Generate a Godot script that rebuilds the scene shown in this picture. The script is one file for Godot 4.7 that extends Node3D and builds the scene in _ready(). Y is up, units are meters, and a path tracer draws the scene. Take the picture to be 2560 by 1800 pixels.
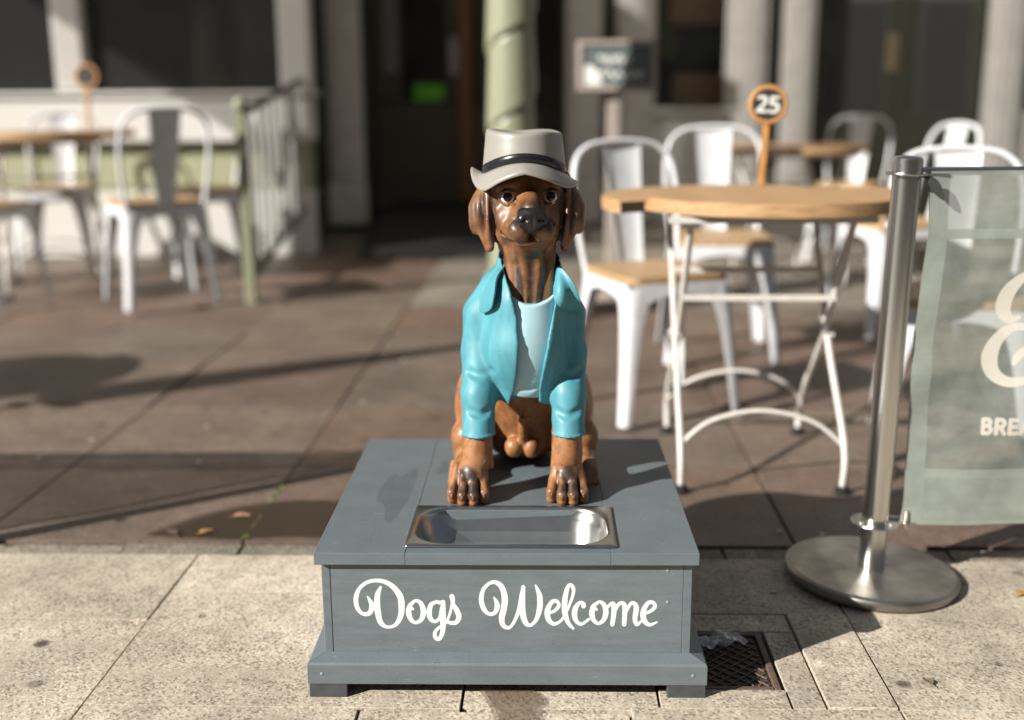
extends Node3D

var rng := RandomNumberGenerator.new()
var taken := {}
var M := {}

# ---------------------------------------------------------------- small helpers
func lin(r: float, g: float, b: float, a := 1.0) -> Color:
	var c := Color(r, g, b).linear_to_srgb()
	c.a = a
	return c

func numbered(called: String) -> String:
	if not taken.has(called):
		taken[called] = 0
		return called
	taken[called] += 1
	return "%s_%03d" % [called, taken[called]]

func tag(o: Node3D, label: String, category := "", group := "", kind := "") -> Node3D:
	if label != "":
		o.set_meta("label", label)
	if category != "":
		o.set_meta("category", category)
	if group != "":
		o.set_meta("group", group)
	if kind != "":
		o.set_meta("kind", kind)
	return o

func thing(called: String, label: String, category: String, at := Vector3.ZERO, turn := 0.0, group := "") -> Node3D:
	var o := Node3D.new()
	o.name = numbered(called)
	add_child(o)
	o.position = at
	o.rotation.y = turn
	return tag(o, label, category, group)

func copy(src: Node3D, label: String, at: Vector3, turn: float, group := "") -> Node3D:
	var o: Node3D = src.duplicate()
	o.name = numbered(String(src.name))
	add_child(o)
	o.position = at
	o.rotation.y = turn
	o.set_meta("label", label)
	if group != "":
		o.set_meta("group", group)
	return o

func add(called: String, mesh: Mesh, m: Material, parent: Node = self) -> MeshInstance3D:
	var o := MeshInstance3D.new()
	o.name = numbered(called) if parent == self else called
	o.mesh = mesh
	o.material_override = m
	parent.add_child(o, true)
	return o

func mat(r: float, g: float, b: float, rough := 0.7, metal := 0.0, spec := 0.5) -> StandardMaterial3D:
	var m := StandardMaterial3D.new()
	m.albedo_color = lin(r, g, b)
	m.roughness = rough
	m.metallic = metal
	m.metallic_specular = spec
	return m

# ---------------------------------------------------------------- mesh builder
class Mb:
	var st := SurfaceTool.new()
	var any := false
	func _init() -> void:
		st.begin(Mesh.PRIMITIVE_TRIANGLES)
		st.set_smooth_group(-1)
	func smooth(g: int) -> void:
		st.set_smooth_group(g)
	# one triangle, wound so that its front looks along out
	func tri(a: Vector3, b: Vector3, c: Vector3, out: Vector3) -> void:
		if (a - c).cross(a - b).dot(out) < 0.0:
			var t := b
			b = c
			c = t
		st.add_vertex(a)
		st.add_vertex(b)
		st.add_vertex(c)
	func quad(a: Vector3, b: Vector3, c: Vector3, d: Vector3, out: Vector3) -> void:
		tri(a, b, c, out)
		tri(a, c, d, out)
	func quad_uv(a: Vector3, b: Vector3, c: Vector3, d: Vector3, ua: Vector2, ub: Vector2, uc: Vector2, ud: Vector2, out: Vector3) -> void:
		var v := [a, b, c, d]
		var u := [ua, ub, uc, ud]
		var order := [0, 1, 2, 0, 2, 3]
		if (a - c).cross(a - b).dot(out) < 0.0:
			order = [0, 2, 1, 0, 3, 2]
		for k in order:
			st.set_uv(u[k])
			st.add_vertex(v[k])
	# box with chamfered edges; t places it
	func box(c: Vector3, s: Vector3, bev := 0.0, t := Transform3D.IDENTITY) -> void:
		var h := s * 0.5
		var e := minf(bev, minf(h.x, minf(h.y, h.z)) * 0.9)
		var mid := t * c
		if e <= 0.0:
			for ax in 3:
				for sg in [-1.0, 1.0]:
					var q: Array[Vector3] = []
					for k in [[-1, -1], [1, -1], [1, 1], [-1, 1]]:
						var p := Vector3.ZERO
						p[ax] = sg * h[ax]
						p[(ax + 1) % 3] = k[0] * h[(ax + 1) % 3]
						p[(ax + 2) % 3] = k[1] * h[(ax + 2) % 3]
						q.append(t * (c + p))
					quad(q[0], q[1], q[2], q[3], (q[0] + q[2]) * 0.5 - mid)
			return
		for ax in 3:
			var b1 := (ax + 1) % 3
			var b2 := (ax + 2) % 3
			for sg in [-1.0, 1.0]:
				var q: Array[Vector3] = []
				for k in [[-1, -1], [1, -1], [1, 1], [-1, 1]]:
					var p := Vector3.ZERO
					p[ax] = sg * h[ax]
					p[b1] = k[0] * (h[b1] - e)
					p[b2] = k[1] * (h[b2] - e)
					q.append(t * (c + p))
				quad(q[0], q[1], q[2], q[3], (q[0] + q[2]) * 0.5 - mid)
			for s1 in [-1.0, 1.0]:
				for s2 in [-1.0, 1.0]:
					var q2: Array[Vector3] = []
					for k in [[-1, 0], [1, 0], [1, 1], [-1, 1]]:
						var p := Vector3.ZERO
						p[ax] = k[0] * (h[ax] - e)
						p[b1] = s1 * (h[b1] - (e if k[1] == 0 else 0.0))
						p[b2] = s2 * (h[b2] - (0.0 if k[1] == 0 else e))
						q2.append(t * (c + p))
					quad(q2[0], q2[1], q2[2], q2[3], (q2[0] + q2[2]) * 0.5 - mid)
		for sx in [-1.0, 1.0]:
			for sy in [-1.0, 1.0]:
				for sz in [-1.0, 1.0]:
					var k := Vector3(sx, sy, sz)
					var p0 := t * (c + k * (h - Vector3(0, e, e)))
					var p1 := t * (c + k * (h - Vector3(e, 0, e)))
					var p2 := t * (c + k * (h - Vector3(e, e, 0)))
					tri(p0, p1, p2, (p0 + p1 + p2) / 3.0 - mid)
	# tube through points, radius per point, oval by flat
	func tube(pts: Array, radii: Array, sides := 12, caps := true, flat := Vector2.ONE, up := Vector3.ZERO) -> void:
		var rings := []
		var n := pts.size()
		var side := Vector3.ZERO
		for i in n:
			var dir: Vector3 = (pts[mini(i + 1, n - 1)] - pts[maxi(i - 1, 0)]).normalized()
			if i == 0:
				var ref := up if up != Vector3.ZERO else (Vector3.UP if absf(dir.y) < 0.9 else Vector3.RIGHT)
				side = dir.cross(ref).normalized()
			else:
				side = (side - dir * side.dot(dir)).normalized()
			var other := dir.cross(side)
			var ring: Array[Vector3] = []
			for k in sides:
				var a := TAU * k / sides
				ring.append(pts[i] + side * (cos(a) * radii[i] * flat.x) + other * (sin(a) * radii[i] * flat.y))
			rings.append(ring)
		st.set_smooth_group(1)
		for i in n - 1:
			for k in sides:
				var k2 := (k + 1) % sides
				var mid: Vector3 = (rings[i][k] + rings[i][k2] + rings[i + 1][k] + rings[i + 1][k2]) * 0.25
				quad(rings[i][k], rings[i][k2], rings[i + 1][k2], rings[i + 1][k], mid - (pts[i] + pts[i + 1]) * 0.5)
		st.set_smooth_group(-1)
		if caps:
			for e in [0, n - 1]:
				var out: Vector3 = pts[e] - pts[1 if e == 0 else n - 2]
				for k in sides:
					tri(pts[e], rings[e][k], rings[e][(k + 1) % sides], out)
	# profile of (radius, height) turned about y through c; sharp corners by group index per span
	func lathe(c: Vector3, prof: Array, segs := 32, groups: Array = [], basis := Basis.IDENTITY) -> void:
		for i in prof.size() - 1:
			st.set_smooth_group(groups[i] if i < groups.size() else 1)
			var p: Vector2 = prof[i]
			var q: Vector2 = prof[i + 1]
			var nrm := Vector2(q.y - p.y, p.x - q.x)
			for k in segs:
				var a := TAU * k / segs
				var b := TAU * (k + 1) / segs
				var am := (a + b) * 0.5
				var out := basis * Vector3(cos(am) * nrm.x, nrm.y, sin(am) * nrm.x)
				var v0 := c + basis * Vector3(cos(a) * p.x, p.y, sin(a) * p.x)
				var v1 := c + basis * Vector3(cos(b) * p.x, p.y, sin(b) * p.x)
				var v2 := c + basis * Vector3(cos(b) * q.x, q.y, sin(b) * q.x)
				var v3 := c + basis * Vector3(cos(a) * q.x, q.y, sin(a) * q.x)
				if p.x < 1e-6:
					tri(v0, v2, v3, out)
				elif q.x < 1e-6:
					tri(v0, v1, v2, out)
				else:
					quad(v0, v1, v2, v3, out)
		st.set_smooth_group(-1)
	# flat outline (counter-clockwise or not) pushed along z by depth, placed by t
	func prism(poly: PackedVector2Array, z0: float, z1: float, t := Transform3D.IDENTITY, smooth_side := false) -> void:
		var ids := Geometry2D.triangulate_polygon(poly)
		var outz := t.basis * Vector3(0, 0, 1)
		for k in range(0, ids.size(), 3):
			var a := poly[ids[k]]
			var b := poly[ids[k + 1]]
			var c := poly[ids[k + 2]]
			tri(t * Vector3(a.x, a.y, z1), t * Vector3(b.x, b.y, z1), t * Vector3(c.x, c.y, z1), outz)
			tri(t * Vector3(a.x, a.y, z0), t * Vector3(b.x, b.y, z0), t * Vector3(c.x, c.y, z0), -outz)
		var sgn := -1.0 if Geometry2D.is_polygon_clockwise(poly) else 1.0
		if smooth_side:
			st.set_smooth_group(2)
		for k in poly.size():
			var a := poly[k]
			var b := poly[(k + 1) % poly.size()]
			var d := (b - a) * sgn
			quad(t * Vector3(a.x, a.y, z0), t * Vector3(b.x, b.y, z0), t * Vector3(b.x, b.y, z1), t * Vector3(a.x, a.y, z1), t.basis * Vector3(d.y, -d.x, 0))
		st.set_smooth_group(-1)
	# grid of points as a sheet with thickness along the given normal side
	func sheet(g: Array, thick: float, smooth_it := true, wrap := false) -> void:
		var nu := g.size()
		var nv: int = g[0].size()
		var back := []
		var normals := []
		for i in nu:
			var row := []
			var nr := []
			for j in nv:
				var i0 := (i - 1 + nu) % nu if wrap else maxi(i - 1, 0)
				var i1 := (i + 1) % nu if wrap else mini(i + 1, nu - 1)
				var du: Vector3 = g[i1][j] - g[i0][j]
				var dv: Vector3 = g[i][mini(j + 1, nv - 1)] - g[i][maxi(j - 1, 0)]
				var n := du.cross(dv).normalized()
				nr.append(n)
				row.append(g[i][j] - n * thick)
			back.append(row)
			normals.append(nr)
		var last := nu if wrap else nu - 1
		for i in last:
			var i2 := (i + 1) % nu
			for j in nv - 1:
				st.set_smooth_group(1 if smooth_it else -1)
				quad(g[i][j], g[i2][j], g[i2][j + 1], g[i][j + 1], normals[i][j] + normals[i2][j + 1])
				st.set_smooth_group(2 if smooth_it else -1)
				quad(back[i][j], back[i2][j], back[i2][j + 1], back[i][j + 1], -(normals[i][j] + normals[i2][j + 1]))
			st.set_smooth_group(3)
			quad(g[i][0], g[i2][0], back[i2][0], back[i][0], g[i][0] - g[i][1])
			quad(g[i][nv - 1], g[i2][nv - 1], back[i2][nv - 1], back[i][nv - 1], g[i][nv - 1] - g[i][nv - 2])
		if not wrap:
			st.set_smooth_group(4)
			for j in nv - 1:
				quad(g[0][j], g[0][j + 1], back[0][j + 1], back[0][j], g[0][j] - g[1][j])
				quad(g[nu - 1][j], g[nu - 1][j + 1], back[nu - 1][j + 1], back[nu - 1][j], g[nu - 1][j] - g[nu - 2][j])
		st.set_smooth_group(-1)
	func done() -> ArrayMesh:
		st.generate_normals()
		return st.commit()

func catmull(pts: Array, per := 6) -> Array:
	var out := []
	for i in pts.size() - 1:
		var a = pts[maxi(i - 1, 0)]
		var b = pts[i]
		var c = pts[i + 1]
		var d = pts[mini(i + 2, pts.size() - 1)]
		for k in per:
			var t := float(k) / per
			out.append(0.5 * ((2.0 * b) + (c - a) * t + (2.0 * a - 5.0 * b + 4.0 * c - d) * t * t + (3.0 * b - a - 3.0 * c + d) * t * t * t))
	out.append(pts[-1])
	return out

func fill_radii(n: int, a: float, b: float) -> Array:
	var out := []
	for i in n:
		out.append(lerpf(a, b, float(i) / maxi(n - 1, 1)))
	return out

# ---------------------------------------------------------------- sculpting grid (distance field, surface nets)
class Vol:
	var o: Vector3
	var h: float
	var nx: int
	var ny: int
	var nz: int
	var d: PackedFloat32Array
	func _init(lo: Vector3, hi: Vector3, cell: float) -> void:
		o = lo
		h = cell
		nx = int(ceil((hi.x - lo.x) / h)) + 1
		ny = int(ceil((hi.y - lo.y) / h)) + 1
		nz = int(ceil((hi.z - lo.z) / h)) + 1
		d.resize(nx * ny * nz)
		d.fill(1.0)
	func span(lo: Vector3, hi: Vector3) -> Array:
		var a := ((lo - o) / h).floor()
		var b := ((hi - o) / h).ceil()
		return [maxi(int(a.x), 0), mini(int(b.x), nx - 1), maxi(int(a.y), 0), mini(int(b.y), ny - 1), maxi(int(a.z), 0), mini(int(b.z), nz - 1)]
	# tapered capsule; carve takes it away
	func cap(a: Vector3, b: Vector3, ra: float, rb: float, k := 0.01, carve := false) -> void:
		var m := maxf(ra, rb) + k + 2.5 * h
		var s := span(a.min(b) - Vector3.ONE * m, a.max(b) + Vector3.ONE * m)
		var ab := b - a
		var l2 := maxf(ab.length_squared(), 1e-9)
		var dr := rb - ra
		for z in range(s[4], s[5] + 1):
			for y in range(s[2], s[3] + 1):
				var i: int = (z * ny + y) * nx + s[0]
				var p := o + Vector3(s[0], y, z) * h - a
				for x in range(s[0], s[1] + 1):
					var t := clampf(p.dot(ab) / l2, 0.0, 1.0)
					var v := (p - ab * t).length() - ra - dr * t
					var w := d[i]
					if carve:
						v = -v
						var q := maxf(k - absf(v - w), 0.0)
						d[i] = maxf(v, w) + q * q / (4.0 * k)
					else:
						var q := maxf(k - absf(v - w), 0.0)
						d[i] = minf(v, w) - q * q / (4.0 * k)
					i += 1
					p.x += h
	func ell(c: Vector3, r: Vector3, k := 0.01, rot := Basis.IDENTITY, carve := false) -> void:
		var m := maxf(r.x, maxf(r.y, r.z)) + k + 2.5 * h
		var s := span(c - Vector3.ONE * m, c + Vector3.ONE * m)
		var inv := rot.transposed()
		for z in range(s[4], s[5] + 1):
			for y in range(s[2], s[3] + 1):
				var i: int = (z * ny + y) * nx + s[0]
				var p := o + Vector3(s[0], y, z) * h - c
				for x in range(s[0], s[1] + 1):
					var q := (inv * p) / r
					var k0 := q.length()
					var k1 := (q / r).length()
					var v := k0 * (k0 - 1.0) / maxf(k1, 1e-6)
					if k0 < 1e-4:
						v = -minf(r.x, minf(r.y, r.z))
					var w := d[i]
					if carve:
						v = -v
						var g := maxf(k - absf(v - w), 0.0)
						d[i] = maxf(v, w) + g * g / (4.0 * k)
					else:
						var g := maxf(k - absf(v - w), 0.0)
						d[i] = minf(v, w) - g * g / (4.0 * k)
					i += 1
					p.x += h
	# cut by a distance given as a function of the point (positive is kept off)
	func cut(lo: Vector3, hi: Vector3, f: Callable, k := 0.004) -> void:
		var s := span(lo, hi)
		for z in range(s[4], s[5] + 1):
			for y in range(s[2], s[3] + 1):
				var i: int = (z * ny + y) * nx + s[0]
				for x in range(s[0], s[1] + 1):
					if d[i] < 0.03:
						var v: float = f.call(o + Vector3(x, y, z) * h)
						var w := d[i]
						var g := maxf(k - absf(v - w), 0.0)
						d[i] = maxf(v, w) + g * g / (4.0 * k)
					i += 1
	func at(p: Vector3) -> float:
		var q := (p - o) / h
		var x := clampi(int(q.x), 0, nx - 2)
		var y := clampi(int(q.y), 0, ny - 2)
		var z := clampi(int(q.z), 0, nz - 2)
		var f := q - Vector3(x, y, z)
		var i := (z * ny + y) * nx + x
		var j := i + nx
		var u := i + nx * ny
		var w := u + nx
		var a := lerpf(lerpf(d[i], d[i + 1], f.x), lerpf(d[j], d[j + 1], f.x), f.y)
		var b := lerpf(lerpf(d[u], d[u + 1], f.x), lerpf(d[w], d[w + 1], f.x), f.y)
		return lerpf(a, b, f.z)
	func grad(p: Vector3) -> Vector3:
		var e := h * 0.8
		return Vector3(at(p + Vector3(e, 0, 0)) - at(p - Vector3(e, 0, 0)), at(p + Vector3(0, e, 0)) - at(p - Vector3(0, e, 0)), at(p + Vector3(0, 0, e)) - at(p - Vector3(0, 0, e))).normalized()
	# z of the frontmost surface over (x, y)
	func front(x: float, y: float) -> float:
		var z := o.z + (nz - 1) * h
		while z > o.z:
			if at(Vector3(x, y, z)) < 0.0:
				return z
			z -= h * 0.5
		return o.z
	# adds the surface to the arrays in g: [vertices, normals, colours, indices]
	func net(g: Array, tint: Callable, wobble: FastNoiseLite = null, depth := 0.0) -> void:
		var vid := {}
		var vs: PackedVector3Array = g[0]
		var ns: PackedVector3Array = g[1]
		var cs: PackedColorArray = g[2]
		var ix: PackedInt32Array = g[3]
		var sy := nx
		var sz := nx * ny
		var near := h * 2.2
		var off := [0, 1, sy, sy + 1, sz, sz + 1, sz + sy, sz + sy + 1]
		var pos := [Vector3(0, 0, 0), Vector3(1, 0, 0), Vector3(0, 1, 0), Vector3(1, 1, 0), Vector3(0, 0, 1), Vector3(1, 0, 1), Vector3(0, 1, 1), Vector3(1, 1, 1)]
		var edges := [[0, 1], [2, 3], [4, 5], [6, 7], [0, 2], [1, 3], [4, 6], [5, 7], [0, 4], [1, 5], [2, 6], [3, 7]]
		for z in nz - 1:
			for y in ny - 1:
				var i := (z * ny + y) * nx
				for x in nx - 1:
					if absf(d[i]) < near:
						var neg := 0
						for k in 8:
							if d[i + off[k]] < 0.0:
								neg += 1
						if neg > 0 and neg < 8:
							var sum := Vector3.ZERO
							var n := 0
							for e in edges:
								var a := d[i + off[e[0]]]
								var b := d[i + off[e[1]]]
								if (a < 0.0) != (b < 0.0):
									sum += pos[e[0]].lerp(pos[e[1]], a / (a - b))
									n += 1
							var p := o + (Vector3(x, y, z) + sum / n) * h
							var nn := grad(p)
							if wobble:
								p += nn * wobble.get_noise_3dv(p * 1000.0) * depth
							vid[i] = vs.size()
							vs.append(p)
							ns.append(nn)
							cs.append(tint.call(p, nn))
					i += 1
		for i in vid.keys():
			for ax in 3:
				var step: int = [1, sy, sz][ax]
				var s1: int = [sy, sz, 1][ax]
				var s2: int = [sz, 1, sy][ax]
				# the edge from corner i along ax, shared by the cells i, i-s1, i-s1-s2, i-s2
				var a := d[i]
				var b := d[i + step]
				if (a < 0.0) != (b < 0.0):
					if vid.has(i - s1) and vid.has(i - s2) and vid.has(i - s1 - s2):
						var q0: int = vid[i]
						var q1: int = vid[i - s1]
						var q2: int = vid[i - s1 - s2]
						var q3: int = vid[i - s2]
						if a < 0.0:
							ix.append_array([q0, q2, q1, q0, q3, q2])
						else:
							ix.append_array([q0, q1, q2, q0, q2, q3])
		g[0] = vs
		g[1] = ns
		g[2] = cs
		g[3] = ix

func arrays_mesh(g: Array) -> ArrayMesh:
	var a := []
	a.resize(Mesh.ARRAY_MAX)
	a[Mesh.ARRAY_VERTEX] = g[0]
	a[Mesh.ARRAY_NORMAL] = g[1]
	a[Mesh.ARRAY_COLOR] = g[2]
	a[Mesh.ARRAY_INDEX] = g[3]
	var m := ArrayMesh.new()
	m.add_surface_from_arrays(Mesh.PRIMITIVE_TRIANGLES, a)
	return m

func blank() -> Array:
	return [PackedVector3Array(), PackedVector3Array(), PackedColorArray(), PackedInt32Array()]

# ---------------------------------------------------------------- textures
func noise(freq: float, seed_: int, kind := FastNoiseLite.TYPE_SIMPLEX_SMOOTH, oct := 4) -> FastNoiseLite:
	var n := FastNoiseLite.new()
	n.noise_type = kind
	n.frequency = freq
	n.seed = seed_
	n.fractal_octaves = oct
	n.fractal_type = FastNoiseLite.FRACTAL_FBM if oct > 1 else FastNoiseLite.FRACTAL_NONE
	return n

func paint(w: int, hgt: int, f: Callable) -> ImageTexture:
	var im := Image.create(w, hgt, true, Image.FORMAT_RGBA8)
	for y in hgt:
		for x in w:
			im.set_pixel(x, y, f.call(x, y))
	im.generate_mipmaps()
	return ImageTexture.create_from_image(im)

# seamless noise values 0..1 as a byte image
func field(n: FastNoiseLite, s: int) -> Image:
	return n.get_seamless_image(s, s, false, false, 0.15, true)

func mix3(a: Color, b: Color, t: float) -> Color:
	return a.lerp(b, clampf(t, 0.0, 1.0))

# ---------------------------------------------------------------- the dog statue
var glaze := 1.0   # how far the glaze darkens the base coat
var spots := []   # [centre, radius, strength] of the dark glaze
var gloss_noise: FastNoiseLite

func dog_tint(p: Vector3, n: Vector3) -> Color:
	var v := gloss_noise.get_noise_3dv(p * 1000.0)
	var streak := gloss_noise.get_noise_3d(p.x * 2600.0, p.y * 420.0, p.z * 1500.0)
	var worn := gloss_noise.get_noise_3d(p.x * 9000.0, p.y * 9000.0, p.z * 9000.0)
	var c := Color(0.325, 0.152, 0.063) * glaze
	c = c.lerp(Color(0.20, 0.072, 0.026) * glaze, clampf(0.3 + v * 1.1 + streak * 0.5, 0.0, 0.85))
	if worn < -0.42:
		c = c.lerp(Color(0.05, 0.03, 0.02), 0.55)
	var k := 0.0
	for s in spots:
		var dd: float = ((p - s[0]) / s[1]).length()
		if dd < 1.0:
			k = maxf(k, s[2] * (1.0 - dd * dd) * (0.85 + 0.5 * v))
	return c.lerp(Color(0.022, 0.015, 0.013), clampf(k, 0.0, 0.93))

func spot(x: float, y: float, z: float, rx: float, ry: float, rz: float, s: float) -> void:
	spots.append([Vector3(x, y, z), Vector3(rx, ry, rz), s])

func flat_tint(c: Color, var_: float) -> Callable:
	return func(p: Vector3, _n: Vector3) -> Color:
		var v := gloss_noise.get_noise_3d(p.x * 1500.0, p.y * 500.0, p.z * 1500.0) * var_
		return Color(c.r * (1.0 + v), c.g * (1.0 + v), c.b * (1.0 + v))

func build_dog(at: Vector3) -> void:
	gloss_noise = noise(0.03, 5, FastNoiseLite.TYPE_SIMPLEX_SMOOTH, 3)
	var root := thing("dog_statue", "glossy painted statue of a sitting brown dog wearing a turquoise jacket and pale hat", "statue", at)
	var skin := mat(1, 1, 1, 0.46, 0.0, 0.5)
	skin.vertex_color_use_as_albedo = true
	skin.clearcoat_enabled = true
	skin.clearcoat = 0.12
	skin.clearcoat_roughness = 0.22
	var wob := noise(0.045, 9, FastNoiseLite.TYPE_SIMPLEX_SMOOTH, 2)

	# ---- dark glaze on knuckles, toes, neck folds, brow, ears, lips
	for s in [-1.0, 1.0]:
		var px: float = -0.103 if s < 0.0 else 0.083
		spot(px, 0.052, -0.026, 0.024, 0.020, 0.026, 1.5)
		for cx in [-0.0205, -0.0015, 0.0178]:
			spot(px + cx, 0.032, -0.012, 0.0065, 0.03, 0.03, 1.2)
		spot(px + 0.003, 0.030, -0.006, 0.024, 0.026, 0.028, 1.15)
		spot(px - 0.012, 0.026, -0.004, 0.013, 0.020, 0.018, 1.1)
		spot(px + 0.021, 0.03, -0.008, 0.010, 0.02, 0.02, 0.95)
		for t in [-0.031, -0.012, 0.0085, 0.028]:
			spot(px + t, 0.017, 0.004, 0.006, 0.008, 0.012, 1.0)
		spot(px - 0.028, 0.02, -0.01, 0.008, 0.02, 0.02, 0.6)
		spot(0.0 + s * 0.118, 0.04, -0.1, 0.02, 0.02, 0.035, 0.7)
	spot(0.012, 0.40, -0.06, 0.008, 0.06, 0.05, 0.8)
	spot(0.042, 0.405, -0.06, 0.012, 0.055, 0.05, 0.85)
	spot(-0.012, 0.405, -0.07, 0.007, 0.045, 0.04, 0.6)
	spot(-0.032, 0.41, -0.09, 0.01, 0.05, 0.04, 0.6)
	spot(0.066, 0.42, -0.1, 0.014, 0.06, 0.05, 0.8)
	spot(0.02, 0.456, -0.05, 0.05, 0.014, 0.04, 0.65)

	var bv := Vol.new(Vector3(-0.165, -0.004, -0.45), Vector3(0.17, 0.375, 0.02), 0.0036)
	# trunk: broad chest, belly, rump, haunches
	bv.ell(Vector3(0.003, 0.27, -0.135), Vector3(0.06, 0.10, 0.052))
	bv.cap(Vector3(0.003, 0.26, -0.145), Vector3(0.002, 0.12, -0.28), 0.055, 0.09, 0.03)
	bv.ell(Vector3(0.002, 0.085, -0.335), Vector3(0.105, 0.085, 0.085), 0.03)
	bv.ell(Vector3(0.002, 0.05, -0.30), Vector3(0.075, 0.05, 0.06), 0.03)
	for s in [-1.0, 1.0]:
		var ox := 0.004
		bv.ell(Vector3(ox + s * 0.1, 0.118, -0.265), Vector3(0.041, 0.088, 0.08), 0.02, Basis(Vector3.RIGHT, -0.35))
		bv.cap(Vector3(ox + s * 0.112, 0.075, -0.2), Vector3(ox + s * 0.115, 0.04, -0.24), 0.035, 0.03, 0.015)
		# hind foot lies forward beside the front leg
		bv.cap(Vector3(ox + s * 0.114, 0.028, -0.24), Vector3(ox + s * 0.117, 0.03, -0.125), 0.026, 0.023, 0.015)
		for t in [-0.017, -0.002, 0.013]:
			bv.cap(Vector3(ox + s * 0.118 + t, 0.046 - absf(t) * 0.4, -0.128), Vector3(ox + s * 0.12 + t * 1.1, 0.014, -0.096), 0.0105, 0.0098, 0.003)
		# front leg
		var lx: float = -0.086 if s < 0.0 else 0.0815
		bv.cap(Vector3(lx * 0.92, 0.29, -0.128), Vector3(lx, 0.17, -0.080), 0.02, 0.02, 0.01)
		bv.cap(Vector3(lx, 0.165, -0.078), Vector3(lx, 0.125, -0.063), 0.02, 0.0262, 0.008)
		bv.cap(Vector3(lx, 0.125, -0.063), Vector3(lx, 0.085, -0.056), 0.0262, 0.0265, 0.008)
		bv.cap(Vector3(lx, 0.10, -0.06), Vector3(lx, 0.07, -0.055), 0.0265, 0.027, 0.01)
		# dew claw on the inner side of the wrist
		bv.cap(Vector3(lx - s * 0.024, 0.07, -0.054), Vector3(lx - s * 0.029, 0.058, -0.05), 0.0055, 0.003, 0.006)
	# belly crease, sheath and scrotum
	bv.cap(Vector3(0.001, 0.062, -0.200), Vector3(0.0, 0.116, -0.170), 0.0095, 0.0082, 0.004)
	bv.ell(Vector3(0.0, 0.117, -0.1685), Vector3(0.0095, 0.007, 0.009), 0.002)
	bv.ell(Vector3(-0.0175, 0.05, -0.204), Vector3(0.0185, 0.022, 0.020), 0.004)
	bv.ell(Vector3(0.0175, 0.049, -0.204), Vector3(0.018, 0.022, 0.020), 0.004)
	bv.cut(Vector3(-0.2, -0.02, -0.5), Vector3(0.2, 0.012, 0.1), func(p: Vector3) -> float: return -p.y, 0.002)
	var g := blank()
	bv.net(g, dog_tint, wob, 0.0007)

	# ---- front paws, finer
	for s in [-1.0, 1.0]:
		var lx: float = -0.086 if s < 0.0 else 0.0815
		var px: float = -0.101 if s < 0.0 else 0.082
		var pv := Vol.new(Vector3(px - 0.045, -0.003, -0.095), Vector3(px + 0.05, 0.108, 0.012), 0.0019)
		pv.cap(Vector3(lx, 0.1, -0.06), Vector3(lx * 0.5 + px * 0.5, 0.05, -0.052), 0.0262, 0.026, 0.01)
		pv.ell(Vector3(px + 0.002, 0.033, -0.05), Vector3(0.032, 0.028, 0.033), 0.012)
		# four toes: root, knuckle, tip
		var toes := [[-0.0275, 0.036, -0.036, -0.031, 0.021, -0.018, 0.0092], [-0.0105, 0.048, -0.034, -0.012, 0.019, -0.006, 0.0098], [0.0075, 0.049, -0.034, 0.0085, 0.019, -0.005, 0.0098], [0.0255, 0.037, -0.036, 0.028, 0.021, -0.016, 0.0092]]
		for t in toes:
			pv.cap(Vector3(px + t[0] * 0.8, 0.062, -0.052), Vector3(px + t[0], t[1], t[2]), 0.0065, 0.0088, 0.004)
			pv.cap(Vector3(px + t[0], t[1], t[2]), Vector3(px + t[3], t[4], t[5]), 0.0085, t[6], 0.0022)
			pv.cap(Vector3(px + t[3], t[4], t[5]), Vector3(px + t[3], 0.0085, t[5] - 0.001), t[6], t[6], 0.002)
		# clefts between the toes
		for cx in [-0.0205, -0.0015, 0.0178]:
			pv.cap(Vector3(px + cx * 0.9, 0.055, -0.036), Vector3(px + cx * 1.1, 0.01, -0.002), 0.0018, 0.0032, 0.002, true)
		pv.cut(Vector3(px - 0.06, -0.01, -0.12), Vector3(px + 0.07, 0.008, 0.03), func(p: Vector3) -> float: return -p.y, 0.002)
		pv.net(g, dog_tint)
		var nail := mat(0.16, 0.075, 0.035, 0.22)
		for t in toes:
			var c := Mb.new()
			var nails := Vol.new(Vector3(px + t[3] - 0.008, 0.004, t[5] - 0.004), Vector3(px + t[3] + 0.008, 0.03, t[5] + 0.018), 0.0011)
			nails.ell(Vector3(px + t[3], 0.0165, t[5] + t[6] - 0.0012), Vector3(0.0036, 0.0062, 0.0034), 0.001, Basis(Vector3.RIGHT, 0.25))
			var ng := blank()
			nails.net(ng, flat_tint(Color(1, 1, 1), 0.0))
			add("claw", arrays_mesh(ng), nail, root)

	# ---- head and neck, finer; built facing +z, then turned a little to the viewer's right
	var turn := Basis(Vector3.UP, deg_to_rad(4.0))
	var hc := Vector3(0.0095, 0.53, -0.11)
	var H := func(x: float, y: float, z: float) -> Vector3: return hc + turn * Vector3(x, y, z)
	var hv := Vol.new(Vector3(-0.112, 0.36, -0.225), Vector3(0.125, 0.625, 0.025), 0.0022)
	hv.ell(H.call(0, 0.035, -0.03), Vector3(0.066, 0.062, 0.075))
	hv.ell(H.call(0, 0.03, 0.012), Vector3(0.056, 0.042, 0.04), 0.015)          # forehead
	for s in [-1.0, 1.0]:
		hv.ell(H.call(s * 0.037, -0.018, 0.0), Vector3(0.033, 0.05, 0.05), 0.016)    # cheek
		hv.ell(H.call(s * 0.034, -0.012, 0.034), Vector3(0.022, 0.018, 0.018), 0.014) # below the eye
		hv.ell(H.call(s * 0.036, 0.047, 0.034), Vector3(0.021, 0.011, 0.014), 0.008, Basis(Vector3.BACK, -s * 0.25))  # brow
		hv.ell(H.call(s * 0.059, 0.02, 0.01), Vector3(0.012, 0.03, 0.024), 0.01)
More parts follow.
